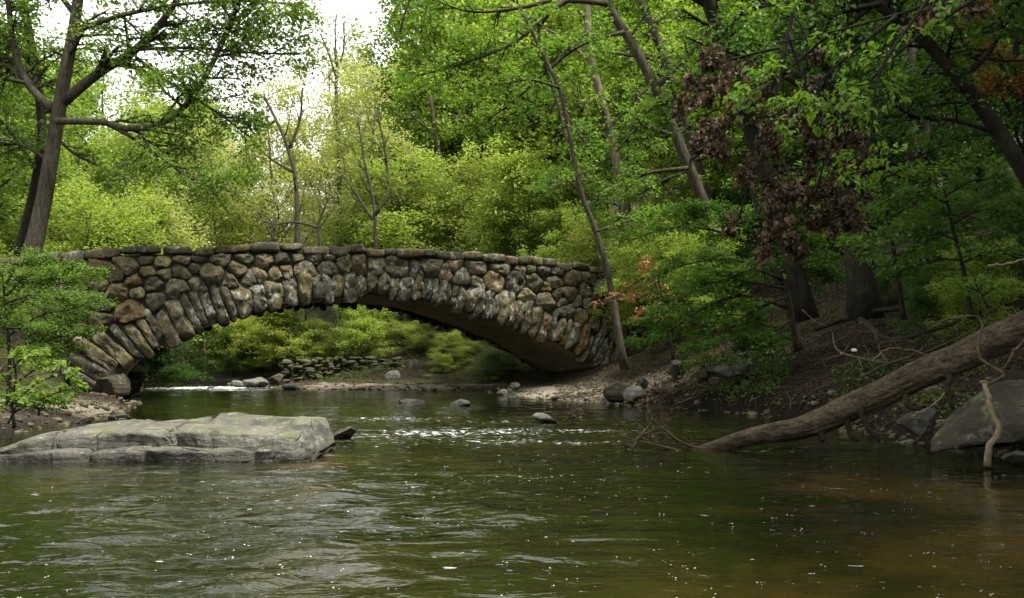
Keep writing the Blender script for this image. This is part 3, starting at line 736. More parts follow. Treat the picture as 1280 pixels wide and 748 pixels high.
# low dry stone wall on the far bank
rng = np.random.default_rng(8); wb_ = MB(); w0, w1 = P(355, 470, 56), P(505, 470, 54.5)
dw = thing('dry_stone_wall', 'low mossy dry stone retaining wall on the far bank seen through the arch', 'wall', (*w0[:2], gz(*w0[:2])))
for r in range(7):
    t = rng.uniform(0, .05)
    while t < 1:
        wdt = rng.uniform(.25, 1.0); q = w0+(w1-w0)*t; v, f = rock_shape(rng, (wdt, .7, .22+.16*rng.random()), 8, 2, .09)
        z0 = .45+.22*r*(1-.25*abs(t-.5))+rng.normal()*.05
        wb_.add(v+np.array([q[0], q[1]+r*.05+rng.normal()*.05, z0]), f, (*(PAL[rng.integers(len(PAL))]*np.array([.45,.55,.4])), .1)); t += wdt/np.linalg.norm(w1-w0)*.92
wb_.build('wall_stones', M['stone'], dw)
# pebbles along the shores (countless)
rng = np.random.default_rng(9); pb = MB()
for _ in range(2600):
    k = rng.integers(len(CREEK)); a_, b_ = CREEK[k], CREEK[(k+1) % len(CREEK)]; t = rng.random(); q = a_+(b_-a_)*t
    if not (-26 < q[0] < 12 and 10 < q[1] < 60): continue
    q = q+rng.normal(size=2)*.8
    if -.35 > creek_d(np.array([q[0]]), np.array([q[1]]))[0]: continue
    s = abs(rng.normal())*.09+.05; v, f = rock_shape(rng, (s*1.5, s*1.2, s*.8), 6, 1, .05)
    pb.add(rot(v, rz=rng.uniform(0, 6))+np.array([*q, max(gz(*q), -.03)+s*.15]), f, (*(PAL[rng.integers(len(PAL))]*rng.uniform(.6, 1.3)), .2))
tag(pb.build('shore_pebbles', M['stone']), 'loose pebbles and broken stone along the water line', 'pebbles', kind='stuff')

# ------------------------------------------------------------------ fallen log with stubs
lp = np.array([P(*q) for q in [(845,565,16.4),(875,561,16.3),(915,553,16.2),(980,539,16.0),(1050,514,15.8),(1130,480,15.6),(1210,446,15.4),(1290,408,15.2),(1380,366,15.0),(1500,312,14.7)]])
NL = 220
lc = resample(lp, NL); lc = lc+.05*np.stack([0*lc[:, 0], fbm(np.stack([lc[:, 0]*.9, lc[:, 0]*0, lc[:, 0]*0], -1), 2), fbm(np.stack([lc[:, 0]*1.1, lc[:, 0]*0+8, lc[:, 0]*0], -1), 2)], -1); s = np.linspace(0, 1, NL); lr = np.interp(s, [0, .06, .2, .36, .6, .8, 1], [.05, .11, .195, .235, .27, .30, .33])
log = thing('fallen_log', 'long fallen tree trunk with rough bark sloping from right bank into the water', 'fallen tree', lc[-1]*np.array([1, 1, 0])+np.array([0, 0, gz(lc[-1][0], lc[-1][1])]))
ns = 72; T = norm(np.gradient(lc, axis=0)); Aax = norm(np.cross(T, np.array([0, 0, 1.]))); Bax = np.cross(T, Aax); a = np.linspace(0, 2*np.pi, ns, endpoint=False)
uv = np.stack(np.meshgrid(s*9, np.cos(a)*1.0, indexing='ij')+[np.broadcast_to(np.sin(a), (NL, ns))], -1)
bump = fbm(uv*np.array([2.0, 4.5, 4.5]), 4)*.065+fbm(uv*np.array([.6, .8, .8])+5, 3)*.11-np.clip(.12-np.abs(fbm(uv*np.array([1.4, 5.5, 5.5])+9, 3)), 0, .12)*.5
rr = lr[:, None]*(1+bump)
v = lc[:, None]+rr[..., None]*(np.cos(a)[None, :, None]*Aax[:, None]+np.sin(a)[None, :, None]*Bax[:, None])
i = (np.arange(NL-1)[:, None]*ns+np.arange(ns)[None]).ravel(); j = (np.arange(NL-1)[:, None]*ns+((np.arange(ns)+1) % ns)[None]).ravel()
mesh_np('log_trunk', v.reshape(-1, 3), [np.stack([i, j, j+ns, i+ns], -1), np.arange(ns)[None], (np.arange(ns)[::-1]+(NL-1)*ns)[None]], M['bark_log'], log, smooth=True)
def tube_obj(name, pts, r0, r1, mat, parent=None, K=14, ns=8, wob=.0, seed=0, at=None):
    q = resample(pts, K); rg = np.random.default_rng(seed); q[1:-1] += rg.normal(size=q[1:-1].shape)*wob
    mb = MB(); tubes(mb, q[None], (r0+(r1-r0)*np.linspace(0, 1, K))[None], ns); return mb.build(name, mat, parent, at=at)
for k, (pts, r0, r1) in enumerate([([(1058,522,15.7),(1062,540,15.6),(1074,552,15.5)], .06, .035), ([(1025,535,15.8),(1028,552,15.7)], .07, .05), ([(1075,505,15.6),(1085,535,15.4),(1100,552,15.3)], .06, .03), ([(1185,470,15.2),(1186,495,15.0),(1192,512,14.9)], .06, .035), ([(1132,495,15.4),(1136,508,15.3),(1150,513,15.2)], .05, .025)]):
    tube_obj('branch_stub', [P(*q) for q in pts], r0, r1, M['bark_dark'], log, 8, 8, .01, k)

# dead sticks and brush
STICKS = [
 ('driftwood_branch', 'crooked bare branch standing in the water against the olive boulder', [(1234,583,13.4),(1236,560,13.4),(1248,540,13.4),(1238,510,13.5),(1231,480,13.7)], .055, .035, 'dead'),
 ('dead_branch', 'forked grey branch propped over the fallen log', [(1231,483,13.7),(1256,468,14.0),(1225,447,14.3),(1226,405,14.5),(1212,395,14.6),(1160,405,14.8)], .03, .012, 'twig'),
 ('dead_branch', 'dark stick leaning from the boulder to the right edge', [(1255,468,14.0),(1268,440,13.9),(1290,418,13.8)], .03, .02, 'twig'),
 ('dead_branch', 'arched bare twig above the middle of the log', [(1050,442,17),(1072,448,17),(1082,476,17)], .015, .008, 'dead'),
 ('dead_branch', 'long curved bare twig behind the log', [(1090,452,17.5),(1110,436,17.5),(1140,438,17.5),(1160,444,17.3)], .015, .008, 'dead'),
 ('dead_branch', 'thick fallen branch lying across the shaded bank', [(1075,400,24),(1110,424,22),(1150,418,21),(1200,400,20)], .09, .05, 'bark_dark'),
 ('dead_branch', 'thin pale stick on bank beneath the log', [(1140,520,15.0),(1165,508,15.0),(1185,488,15.1)], .016, .01, 'dead'),
 ('dead_branch', 'pale stick lying level under the log', [(1135,492,15.6),(1160,489,15.5),(1182,488,15.4)], .018, .01, 'dead'),
 ('dead_branch', 'pale bleached branch poking in at the far right edge', [(1235,332,16),(1262,330,16),(1300,318,16)], .025, .02, 'dead'),
 ('dead_branch', 'long dead limb resting on the hillside at right', [(1020,410,27),(1060,398,26),(1130,384,25),(1200,378,24)], .10, .06, 'bark_dark'),
 ('dead_branch', 'dark stick leaning on the bank near the mossy block', [(842,478,31),(852,455,31),(862,440,31)], .05, .03, 'bark_dark'),
 ('dead_branch', 'pale thin branch curving out of the beech leaves', [(1003,388,24),(1020,402,24),(1034,408,24)], .018, .008, 'dead'),
]
for k, (nm, lab, pts, r0, r1, mt) in enumerate(STICKS):
    q = [P(*x) for x in pts]; b = q[0]; tag(tube_obj(nm, q, r0, r1, M[mt], None, 18, 8, .012, k, at=b), lab, 'branch')
rng = np.random.default_rng(33)
def brush(name, label, base, limbs, n2, l2, n3, l3, r=.012, leaf=0, size=.08, up=.1):
    lps, lrs = limbs; root = thing(name, label, 'brush', base); mb = MB(); tubes(mb, lps, lrs, 6)
    b1, r1 = spawn(rng, lps, lrs, n2, .2, 1, l2, (30, 75), up, .9, .05, 6, .7, .005, .3, .12); tubes(mb, b1, r1, 5)
    b2, r2 = spawn(rng, b1, r1, n3, .2, 1, l3, (30, 70), up, .9, .0, 5, .7, .0035, .3, .12); tubes(mb, b2, r2, 4)
    mb.build('twigs', M['twig'], root)
    if leaf:
        lb = MB(); leaf_mesh(lb, leaves(rng, b2[::2], leaf, size, .04, 1.2, .5)); lb.build('dead_leaves', L['brown'], root, smooth=False)
    return root
brush('brush_snag', 'snag of dead twigs with brown leaves in water at the tip of the log', P(865, 566, 16.2),
      limbs_px([([(878,562,16.2),(850,552,16.2),(820,528,16.2),(800,512,16.2)], 2.2, .8), ([(860,566,16.1),(815,555,16.1),(785,548,16.1),(772,540,16.1)], 2, .7), ([(870,562,16.3),(838,545,16.3),(832,520,16.3)], 2, .6), ([(790,562,16.0),(800,545,16.0),(815,525,16.1),(808,500,16.1)], 1.6, .6)]), 6, .42, 5, .2, leaf=3, size=.08)
brush('brush_pile', 'tangle of brown brush and dead leaves on the right shore', P(830, 500, 30.5),
      limbs_px([([(815,500,31),(835,490,31),(850,480,31)], 1.5, .7), ([(860,502,30),(835,495,30),(812,490,30)], 1.5, .7), ([(845,505,29.5),(870,496,29.5),(885,485,29.5)], 1.5, .7)]), 7, .8, 6, .35, leaf=5, size=.12)
brush('brush_pile', 'pale tangle of twigs caught beneath the fallen log', P(1090, 545, 16.4),
      limbs_px([([(1085,545,16.3),(1110,530,16.4),(1150,515,16.4)], 1.4, .6), ([(1070,535,16.6),(1105,520,16.6),(1140,508,16.6)], 1.4, .6), ([(1120,545,16),(1125,525,16),(1140,505,16)], 1.2, .5)]), 7, .55, 6, .25, leaf=2, size=.06)
brush('brush_pile', 'dark tangle of roots and twigs on the bank behind the log', P(1120, 470, 20),
      limbs_px([([(1080,470,20),(1110,455,20),(1150,450,20)], 2, .7), ([(1110,455,20),(1100,430,21),(1150,425,21)], 2, .7), ([(1110,455,20),(1170,435,19.5),(1230,405,19)], 2, .7), ([(1110,455,20),(1050,440,22),(1040,415,24)], 2, .7)]), 7, .9, 5, .4, leaf=2, size=.09)
brush('brush_snag', 'clot of debris stuck on the flat midstream stone', P(718, 524, 23.3),
      limbs_px([([(705,527,23.3),(716,520,23.3),(724,514,23.3)], 1.5, .7), ([(728,527,23.2),(718,521,23.2),(712,515,23.2)], 1.5, .7)]), 5, .25, 5, .15, leaf=4, size=.08)
v, f = rock_shape(rng, (.13, .08, .07), 4, 2, .05); q = P(1068, 438, 19); q[2] = max(q[2], gz(q[0], q[1])+.03)
tag(mesh_np('litter_scrap', v+q, f, M['plastic'], at=q), 'scrap of white litter on the shaded right bank', 'litter')

# ------------------------------------------------------------------ hero trees
g_ = lambda s: np.random.default_rng(s)
LX = lambda pts, Y, r0, r1: ([(a, b, Y) for a, b in pts], r0, r1)
def hero(name, label, trunks, limbs, bark, leafm, seed, **k):
    return tree_from_limbs(name, label, 'tree', limbs_px(trunks, 16), limbs_px(limbs) if limbs else None, M[bark], L[leafm], g_(seed), **k)

hero('tall_tree', 'tall grey trunked tree at left end of the bridge with long spreading limbs',
     [LX([(34,345),(40,318),(55,250),(70,160),(82,90),(95,20),(102,-60),(105,-170)], 36, 11.5, 4.5)],
     [LX([(78,128),(125,90),(170,62),(215,10),(240,-40)], 36, 7, 3), LX([(70,152),(130,153),(170,163),(215,148),(245,115),(270,70),(300,0)], 35, 4.5, 3),
      LX([(130,153),(165,172),(200,198),(245,225),(290,222)], 35, 3, 1.2), LX([(66,138),(35,105),(18,60),(10,0)], 36, 6, 3), LX([(170,62),(240,60),(310,66),(375,68)], 36, 2.5, 1),
      LX([(92,40),(150,20),(230,5),(330,2),(380,10)], 35, 3.5, 1), LX([(170,72),(215,105),(270,140),(310,170)], 35.5, 2.2, 1), LX([(95,20),(60,-20),(10,-40)], 36, 4, 2), LX([(240,-40),(300,-20),(350,30)], 35.5, 2, 1), LX([(30,100),(0,80),(-60,90)], 36, 3, 1.5), LX([(60,200),(20,180),(-40,190)], 36.5, 2.5, 1),LX([(100,-30),(170,-60),(260,-50)], 36, 4, 2)],
     'bark_grey', 'maple', 40, n2=16, l2=3.0, n3=10, l3=1.2, nl=16, size=.165, t0=.2, flat=.45, up=.02, bend=-.08, trunk_leaf=.5, spread=.2)
hero('leaning_tree', 'dark leaning trunk close behind the tall grey tree at left',
     [LX([(22,335),(34,280),(48,215),(52,150),(40,60),(20,-40)], 39, 8, 4)], [LX([(48,215),(0,150),(-40,120)], 39, 3, 1.5), LX([(52,150),(90,190),(140,215)], 39.5, 2.5, 1), LX([(45,90),(5,40),(-30,10)], 39, 3, 1.2)],
     'bark_dark', 'mid', 41, n2=9, l2=1.8, n3=7, l3=.7, nl=10, size=.2, trunk_leaf=.5, flat=.6)
hero('slender_tree', 'slender leaning tree rising in front of the right end of the bridge',
     [LX([(781,462),(776,435),(768,385),(757,330),(742,282),(725,237),(714,180),(702,120),(680,70),(650,10)], 35, 5, 1.7)],
     [LX([(727,240),(705,225),(680,232)], 35, 1.8, .7), LX([(706,140),(725,170),(742,190)], 35.2, 2, 1), LX([(700,110),(660,100),(610,110)], 34.6, 1.8, .7), LX([(690,85),(720,50),(760,30)], 35, 1.8, .7), LX([(745,290),(790,275),(815,270)], 34.5, 1.5, .6)],
     'bark_grey', 'bright', 42, n2=7, l2=1.4, n3=6, l3=.6, nl=8, size=.15, trunk_leaf=.55, flat=.55)
hero('pale_trunk_tree', 'pale trunked tree standing behind the right end of the bridge',
     [LX([(800,352),(790,300),(776,235),(763,165),(745,100),(736,50),(730,-60)], 49, 7, 4)],
     [LX([(765,180),(735,140),(706,98)], 49, 2.5, 1), LX([(762,160),(810,110),(850,90)], 49, 2.5, 1), LX([(742,80),(690,40),(640,30)], 49, 2.5, 1), LX([(775,235),(720,225),(680,240)], 48, 2, 1), LX([(780,250),(830,235),(860,240)], 48, 2, 1)],
     'bark_pale', 'mid', 43, n2=9, l2=2.4, n3=7, l3=1.0, nl=9, size=.23, trunk_leaf=.35, flat=.55)
hero('leaning_tree', 'big trunk leaning left above the right bank with bare dangling limb',
     [LX([(935,390),(905,315),(870,230),(845,170),(820,112),(790,55),(758,5),(720,-60)], 41, 8, 5)],
     [LX([(760,5),(705,2),(672,38),(682,85),(700,140),(712,200)], 38, 4, 1.5), LX([(705,0),(640,55),(560,85),(520,95)], 37, 3, 1), LX([(690,0),(650,10),(590,15),(540,0)], 36, 3, 1), LX([(845,170),(800,160),(770,190)], 40, 3, 1), LX([(820,110),(870,60),(900,20)], 41, 4, 1.5), LX([(860,210),(800,220),(730,260)], 39, 3, 1), LX([(700,-40),(600,-40),(520,-10),(500,40)], 36, 3.5, 1.2), LX([(780,40),(720,60),(650,120),(610,150)], 38, 2.5, 1)],
     'bark_grey', 'bright', 44, n2=12, l2=2.2, n3=8, l3=.9, nl=10, size=.17, trunk_leaf=.4, flat=.5, bend=-.1)
hero('twin_trunk_tree', 'straighter trunk close behind the big left leaning one',
     [LX([(900,380),(880,240),(852,140),(832,75),(800,0),(780,-60)], 45, 7, 4.5)],
     [LX([(852,140),(900,100),(940,60)], 45, 3, 1), LX([(835,80),(790,70),(750,90)], 45, 3, 1), LX([(870,200),(920,190),(960,200)], 44, 3, 1), LX([(870,210),(820,230),(790,250)], 44, 2.5, 1)],
     'bark_grey', 'mid', 45, n2=12, l2=2.4, n3=8, l3=1.0, nl=10, size=.2, trunk_leaf=.3, flat=.55)
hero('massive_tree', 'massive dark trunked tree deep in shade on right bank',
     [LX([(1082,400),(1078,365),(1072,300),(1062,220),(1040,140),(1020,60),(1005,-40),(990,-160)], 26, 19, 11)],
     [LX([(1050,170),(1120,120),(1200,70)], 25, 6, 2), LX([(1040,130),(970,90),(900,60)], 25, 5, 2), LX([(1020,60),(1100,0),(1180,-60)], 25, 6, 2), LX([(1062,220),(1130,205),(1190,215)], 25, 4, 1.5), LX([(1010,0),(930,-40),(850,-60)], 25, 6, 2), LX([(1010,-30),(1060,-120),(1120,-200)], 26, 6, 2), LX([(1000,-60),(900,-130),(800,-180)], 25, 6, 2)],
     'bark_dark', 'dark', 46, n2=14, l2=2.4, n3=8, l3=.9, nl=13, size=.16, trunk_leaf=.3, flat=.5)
hero('leaning_tree', 'dark trunk slanting to upper left behind the dead brown leaves',
     [LX([(1010,400),(975,270),(945,180),(918,95),(892,20),(870,-50)], 28, 12, 9)],
     [LX([(918,95),(870,110),(840,130)], 28, 3.5, 1.5), LX([(900,40),(950,0),(1000,-40)], 28, 5, 2), LX([(940,170),(1000,150),(1050,160)], 28, 3.5, 1.5), LX([(890,10),(830,-20),(760,-30)], 28, 5, 2), LX([(880,-20),(820,-90),(740,-120)], 28, 5, 2)],
     'bark_dark', 'maple', 47, n2=13, l2=2.0, n3=8, l3=.8, nl=10, size=.16, trunk_leaf=.35, flat=.5)
hero('leaning_tree', 'brown trunk leaning in from the right edge with a long thin side branch',
     [LX([(1345,345),(1310,270),(1280,215),(1245,160),(1200,100),(1150,45),(1090,0),(1020,-50)], 18, 11.5, 6)],
     [LX([(1242,165),(1190,150),(1140,145),(1100,115),(1080,108)], 18, 3, 1.2), LX([(1200,100),(1240,60),(1260,0)], 18, 5, 2), LX([(1150,45),(1170,0),(1200,-60)], 18, 5, 2), LX([(1100,5),(1040,20),(990,50)], 17.5, 4, 1.5), LX([(1280,215),(1330,150),(1380,100)], 18, 5, 2)],
     'bark_dark', 'dark', 48, n2=13, l2=1.4, n3=8, l3=.6, nl=10, size=.12, trunk_leaf=.45, flat=.5)
hero('young_tree', 'thin straight pair of trunks in shade right of the massive tree',
     [LX([(1158,345),(1150,280),(1140,200),(1138,80),(1130,-60)], 30, 9, 5), LX([(1140,345),(1142,285),(1148,220),(1165,120),(1180,0)], 30, 6, 4)],
     [LX([(1140,200),(1200,170),(1250,170)], 30, 3, 1), LX([(1140,150),(1090,130),(1050,130)], 30, 3, 1), LX([(1160,120),(1220,90),(1270,80)], 30, 3, 1)],
     'bark_grey', 'dark', 49, n2=9, l2=1.7, n3=7, l3=.7, nl=9, size=.17, trunk_leaf=.3, flat=.5)
# layered beech overhanging the right bank
hero('beech_tree', 'bright layered beech spreading low over the right bank toward the bridge',
     [LX([(1000,440),(985,380),(962,310),(945,255),(935,210)], 30, 6, 2.5)],
     [LX([(985,385),(930,370),(880,385),(830,420),(800,438)], 29, 2.5, .8), LX([(978,350),(920,325),(860,330),(810,350)], 29.5, 2.5, .8), LX([(968,320),(900,290),(840,285),(790,300)], 30, 2.5, .8), LX([(955,285),(900,262),(850,255)], 30.5, 2.2, .8),
      LX([(985,370),(940,390),(900,420),(880,440)], 28, 2.2, .8), LX([(975,340),(1010,330),(1040,350)], 28.5, 2, .8), LX([(990,400),(960,420),(935,440)], 28, 2, .8), LX([(960,300),(1000,290),(1030,300)], 29, 2, .8), LX([(945,250),(980,235),(1010,240)], 30, 2, .8), LX([(980,360),(900,350),(850,375),(815,410)], 28.5, 2, .8), LX([(970,325),(930,340),(890,355)], 28, 2, .8)],
     'bark_grey', 'bright', 50, n2=14, l2=1.25, n3=9, l3=.5, nl=12, size=.125, t0=.15, trunk_leaf=.35, flat=.32, up=.0, bend=-.06, tilt=.5)
hero('young_tree', 'leafy sapling with flat green sprays before the massive trunk',
     [LX([(1130,400),(1120,330),(1108,260),(1100,215)], 21, 3.5, 1.5)],
     [LX([(1115,300),(1070,270),(1035,262)], 21, 1.8, .7), LX([(1110,275),(1150,250),(1190,248)], 21, 1.8, .7), LX([(1105,245),(1060,225),(1035,222)], 21, 1.6, .6), LX([(1100,225),(1140,208),(1180,205)], 21, 1.6, .6), LX([(1112,290),(1090,300),(1060,305)], 20.5, 1.6, .6), LX([(1118,320),(1150,310),(1180,300)], 20.5, 1.6, .6)],
     'bark_dark', 'bright', 51, n2=8, l2=.7, n3=7, l3=.35, nl=8, size=.10, t0=.15, trunk_leaf=.4, flat=.3, up=0, bend=-.06, tilt=.5)
hero('young_tree', 'shaded beech sapling drooping over the bank above the middle of the log',
     [LX([(1215,400),(1205,340),(1190,280),(1180,235)], 19.5, 3.2, 1.4)],
     [LX([(1195,300),(1150,285),(1105,300)], 19.3, 1.6, .6), LX([(1190,280),(1230,262),(1270,270)], 19.3, 1.6, .6), LX([(1200,325),(1160,325),(1125,340)], 19, 1.6, .6), LX([(1200,330),(1240,315),(1280,325)], 19, 1.6, .6), LX([(1185,255),(1150,240),(1110,245)], 19.5, 1.6, .6), LX([(1182,245),(1220,225),(1265,230)], 19.5, 1.6, .6)],
     'bark_dark', 'dark', 56, n2=9, l2=.8, n3=8, l3=.38, nl=9, size=.10, t0=.1, trunk_leaf=.35, flat=.35, up=0, bend=-.12, tilt=.5)
hero('red_leaved_sapling', 'small sapling with pink and red autumn leaves beside the bridge end',
     [LX([(842,450),(835,410),(828,370),(820,340)], 32.5, 2.2, 1)],
     [LX([(832,390),(815,385),(800,398)], 32.3, 1.2, .5), LX([(828,370),(808,362),(792,375)], 32.3, 1.2, .5), LX([(822,345),(800,350),(770,372),(745,378)], 32.2, 1.2, .5), LX([(824,352),(815,335),(805,325)], 32.3, 1.2, .5)],
     'bark_dark', 'red', 52, n2=6, l2=.5, n3=5, l3=.28, nl=5, size=.12, t0=.2, trunk_leaf=.4, flat=.4, up=0, bend=-.1)
hero('young_tree', 'tree with orange turning leaves at the top right corner',
     [LX([(1300,330),(1290,200),(1275,100),(1262,0),(1255,-80)], 23, 5, 3)],
     [LX([(1275,100),(1250,70),(1225,60)], 23, 2, .8), LX([(1268,60),(1290,40),(1320,30)], 23, 2, .8), LX([(1265,40),(1240,30),(1215,35)], 23, 2, .8), LX([(1280,130),(1260,110),(1240,105)], 22.5, 2, .8)],
     'bark_dark', 'orange', 53, n2=8, l2=.9, n3=6, l3=.4, nl=7, size=.13, t0=.15, trunk_leaf=.5, flat=.5)
# tree outside the right edge whose bough reaches over the view
hero('overhanging_tree', 'near bough with large fresh green leaves hanging in at upper right',
     [LX([(2020,640),(1990,400),(1940,100),(1880,-150),(1840,-350)], 9.5, 30, 20)],
     [LX([(1900,-90),(1650,-110),(1480,-90),(1350,-60),(1220,-20),(1120,20),(1040,40),(970,55)], 9.5, 6, 1), LX([(1300,-50),(1200,10),(1130,60),(1080,110),(1050,160)], 9.2, 4, 1), LX([(1200,-20),(1100,-20),(1010,0),(940,10)], 9.8, 4, 1), LX([(1120,20),(1060,70),(1010,115),(960,150)], 9.4, 2.5, .8), LX([(1350,-60),(1260,-40),(1180,-30)], 9.9, 4, 1), LX([(1160,0),(1100,90),(1085,180),(1040,215)], 9.0, 2.5, .8), LX([(1040,40),(980,90),(920,120)], 9.6, 2, .8)],
     'bark_dark', 'bright', 54, n2=8, l2=.42, n3=5, l3=.24, nl=6, size=.08, t0=.3, trunk_leaf=None, flat=.5, up=-.05, bend=-.15, shape='leaf', spread=.03, wid=.30, tilt=.45, droop=.35)

# snapped bough with clusters of withered leaves
rng = np.random.default_rng(61)
snag = thing('withered_bough', 'broken bough hung with clusters of withered brown leaves', 'branch', P(1000, -60, 13))
lb_ = limbs_px([([(1010,-80,13),(990,20,13),(975,90,13),(960,170,13),(935,235,13),(925,270,13)], 4, 1.2), ([(985,40,13),(1010,120,13),(1030,190,13),(1020,240,13)], 3, 1), ([(975,90,13),(935,130,12.8),(900,165,12.8),(882,180,12.8)], 2.4, .8), ([(960,170,13),(985,220,12.8),(980,280,12.8),(990,305,12.8)], 2.2, .8),
                ([(975,60,13),(930,70,13.2),(890,85,13.4),(860,110,13.4)], 2.2, .8), ([(1010,120,13),(1050,150,13.2),(1062,200,13.2)], 2.2, .8), ([(1030,190,13),(1045,235,13),(1040,270,13)], 2, .8)])
mb = MB(); tubes(mb, lb_[0], lb_[1], 7)
b1, r1 = spawn(rng, lb_[0], lb_[1], 11, .25, 1, .5, (30, 80), -.35, .8, -.35, 6, .6, .005, .3, .1); tubes(mb, b1, r1, 5); mb.build('bough_wood', M['bark_dark'], snag)
cl = np.concatenate([b1[:, -1], b1[:, 3], lb_[0][:, -1]]); cl = cl[rng.random(len(cl)) < .68]+np.array([0, 0, .12])
n = 44; c0 = np.repeat(cl, n, 0); rad = np.repeat(rng.uniform(.08, .19, len(cl)), n)[:, None]
dv = norm(rng.normal(size=c0.shape)); p = c0+dv*rad*rng.random((len(c0), 1))**.4*np.array([.8, .8, 1.15])+np.array([0, 0, -.07])
d = norm(rng.normal(size=p.shape)*.6+np.array([0, 0, -1.])); nr = norm(dv+rng.normal(size=p.shape)*.5)
lm = MB(); leaf_mesh(lm, (p, d, nr, rng.uniform(.04, .12, len(p))), wid=.36, fold=.45, shape='leaf'); lm.build('withered_leaves', L['brown'], snag, smooth=False)
# dark dead leaf spray in top right corner
snag2 = thing('withered_bough', 'small dark spray of dead leaves at the very top near the right', 'branch', P(1180, -40, 11))
lb2 = limbs_px([([(1200,-60,11),(1180,-10,11),(1160,15,11),(1145,25,11)], 2.5, .8), ([(1195,-40,11),(1210,0,11),(1225,15,11)], 2, .8)])
mb = MB(); tubes(mb, lb2[0], lb2[1], 6); b1, r1 = spawn(rng, lb2[0], lb2[1], 7, .3, 1, .25, (30, 80), -.2, .8, -.3, 5, .6, .004); tubes(mb, b1, r1, 4); mb.build('bough_wood', M['bark_dark'], snag2)
lm = MB(); leaf_mesh(lm, leaves(rng, b1, 12, .11, .04, 1.2, .5), wid=.3, fold=.3, shape='leaf'); lm.build('withered_leaves', L['brown'], snag2, smooth=False)

# left foreground growth
def bush(name, label, base, stems, leafm, seed, cat='shrub', **k):
    return tree_from_limbs(name, label, cat, limbs_px(stems[:1], 10), limbs_px(stems[1:]), M['bark_dark'], L[leafm], g_(seed), **k)
bush('feathery_shrub', 'feathery light green shrub hiding the left end of the bridge', None,
     [LX([(10,515),(12,450),(8,390),(2,340)], 24, 3, 1.2), LX([(10,420),(50,395),(95,385),(125,372)], 23.5, 1.6, .6), LX([(10,390),(50,365),(90,350),(120,345)], 24, 1.6, .6), LX([(8,370),(40,340),(80,330)], 24.3, 1.6, .6), LX([(8,400),(-20,380),(-60,370)], 24, 1.6, .6), LX([(12,440),(50,425),(85,420),(110,412)], 23, 1.6, .6),
      LX([(10,410),(40,410),(70,405)], 22.5, 1.5, .6), LX([(6,360),(20,335),(50,322)], 24, 1.5, .6), LX([(6,380),(30,372),(70,375),(100,368)], 22.8, 1.5, .6), LX([(4,345),(-20,330),(-40,320)], 24, 1.5, .6), LX([(10,430),(30,440),(60,440)], 22.5, 1.5, .6), LX([(8,395),(30,355),(60,345),(100,330)], 24, 1.5, .6)],
     'maple', 70, n2=13, l2=.85, n3=9, l3=.38, nl=15, size=.072, t0=.15, flat=.3, up=0, bend=-.05, trunk_leaf=.4, tilt=.6, spread=.08)
bush('broad_leaved_shrub', 'shrub with broad pale leaves at the left edge of the water', None,
     [LX([(18,535),(15,500),(20,470),(14,440)], 18, 2, 1), LX([(18,505),(45,480),(80,468),(105,470)], 17.8, 1.4, .6), LX([(18,490),(0,465),(-20,460)], 18, 1.4, .6), LX([(18,480),(45,462),(70,452)], 18, 1.4, .6), LX([(16,460),(30,448),(50,445)], 18, 1.2, .6), LX([(18,515),(50,500),(80,488),(95,486)], 17.6, 1.4, .6), LX([(10,530),(25,500),(40,490)], 17.5, 1.4, .6)],
     'mid', 71, n2=6, l2=.35, n3=4, l3=.2, nl=4, size=.12, t0=.2, flat=.6, up=.15, bend=0, trunk_leaf=.3, shape='leaf', spread=.03, tilt=.6)
bush('low_shrub', 'low bright green plant on the muddy left shore', None,
     [LX([(48,520),(50,505),(48,495)], 19, 1.2, .6), LX([(48,515),(65,505),(85,503)], 19, 1, .5), LX([(48,512),(35,502),(20,505)], 19, 1, .5), LX([(50,510),(62,498),(75,496)], 19, 1, .5)],
     'bright', 72, n2=7, l2=.3, n3=6, l3=.15, nl=8, size=.06, t0=.1, flat=.7, up=.2, trunk_leaf=.2, spread=.04)
bush('low_shrub', 'small broad leaved plant growing on the dark right slope', None,
     [LX([(1235,385),(1225,365),(1218,352)], 17, 1.2, .6), LX([(1228,370),(1250,358),(1268,358)], 17, 1, .5), LX([(1225,365),(1205,358),(1196,362)], 17, 1, .5)],
     'bright', 73, n2=4, l2=.3, n3=3, l3=.15, nl=4, size=.11, t0=.2, flat=.6, up=.1, trunk_leaf=.3, shape='leaf', spread=.03)
bush('low_shrub', 'mossy green clump by the rocks on right bank', None,
     [LX([(885,475),(888,455),(884,440)], 30, 1.2, .6), LX([(888,462),(905,450),(915,452)], 30, 1, .5), LX([(886,462),(872,455),(862,460)], 30, 1, .5)],
     'mid', 74, n2=7, l2=.5, n3=6, l3=.3, nl=7, size=.10, t0=.1, flat=.7, up=.1, trunk_leaf=.2)

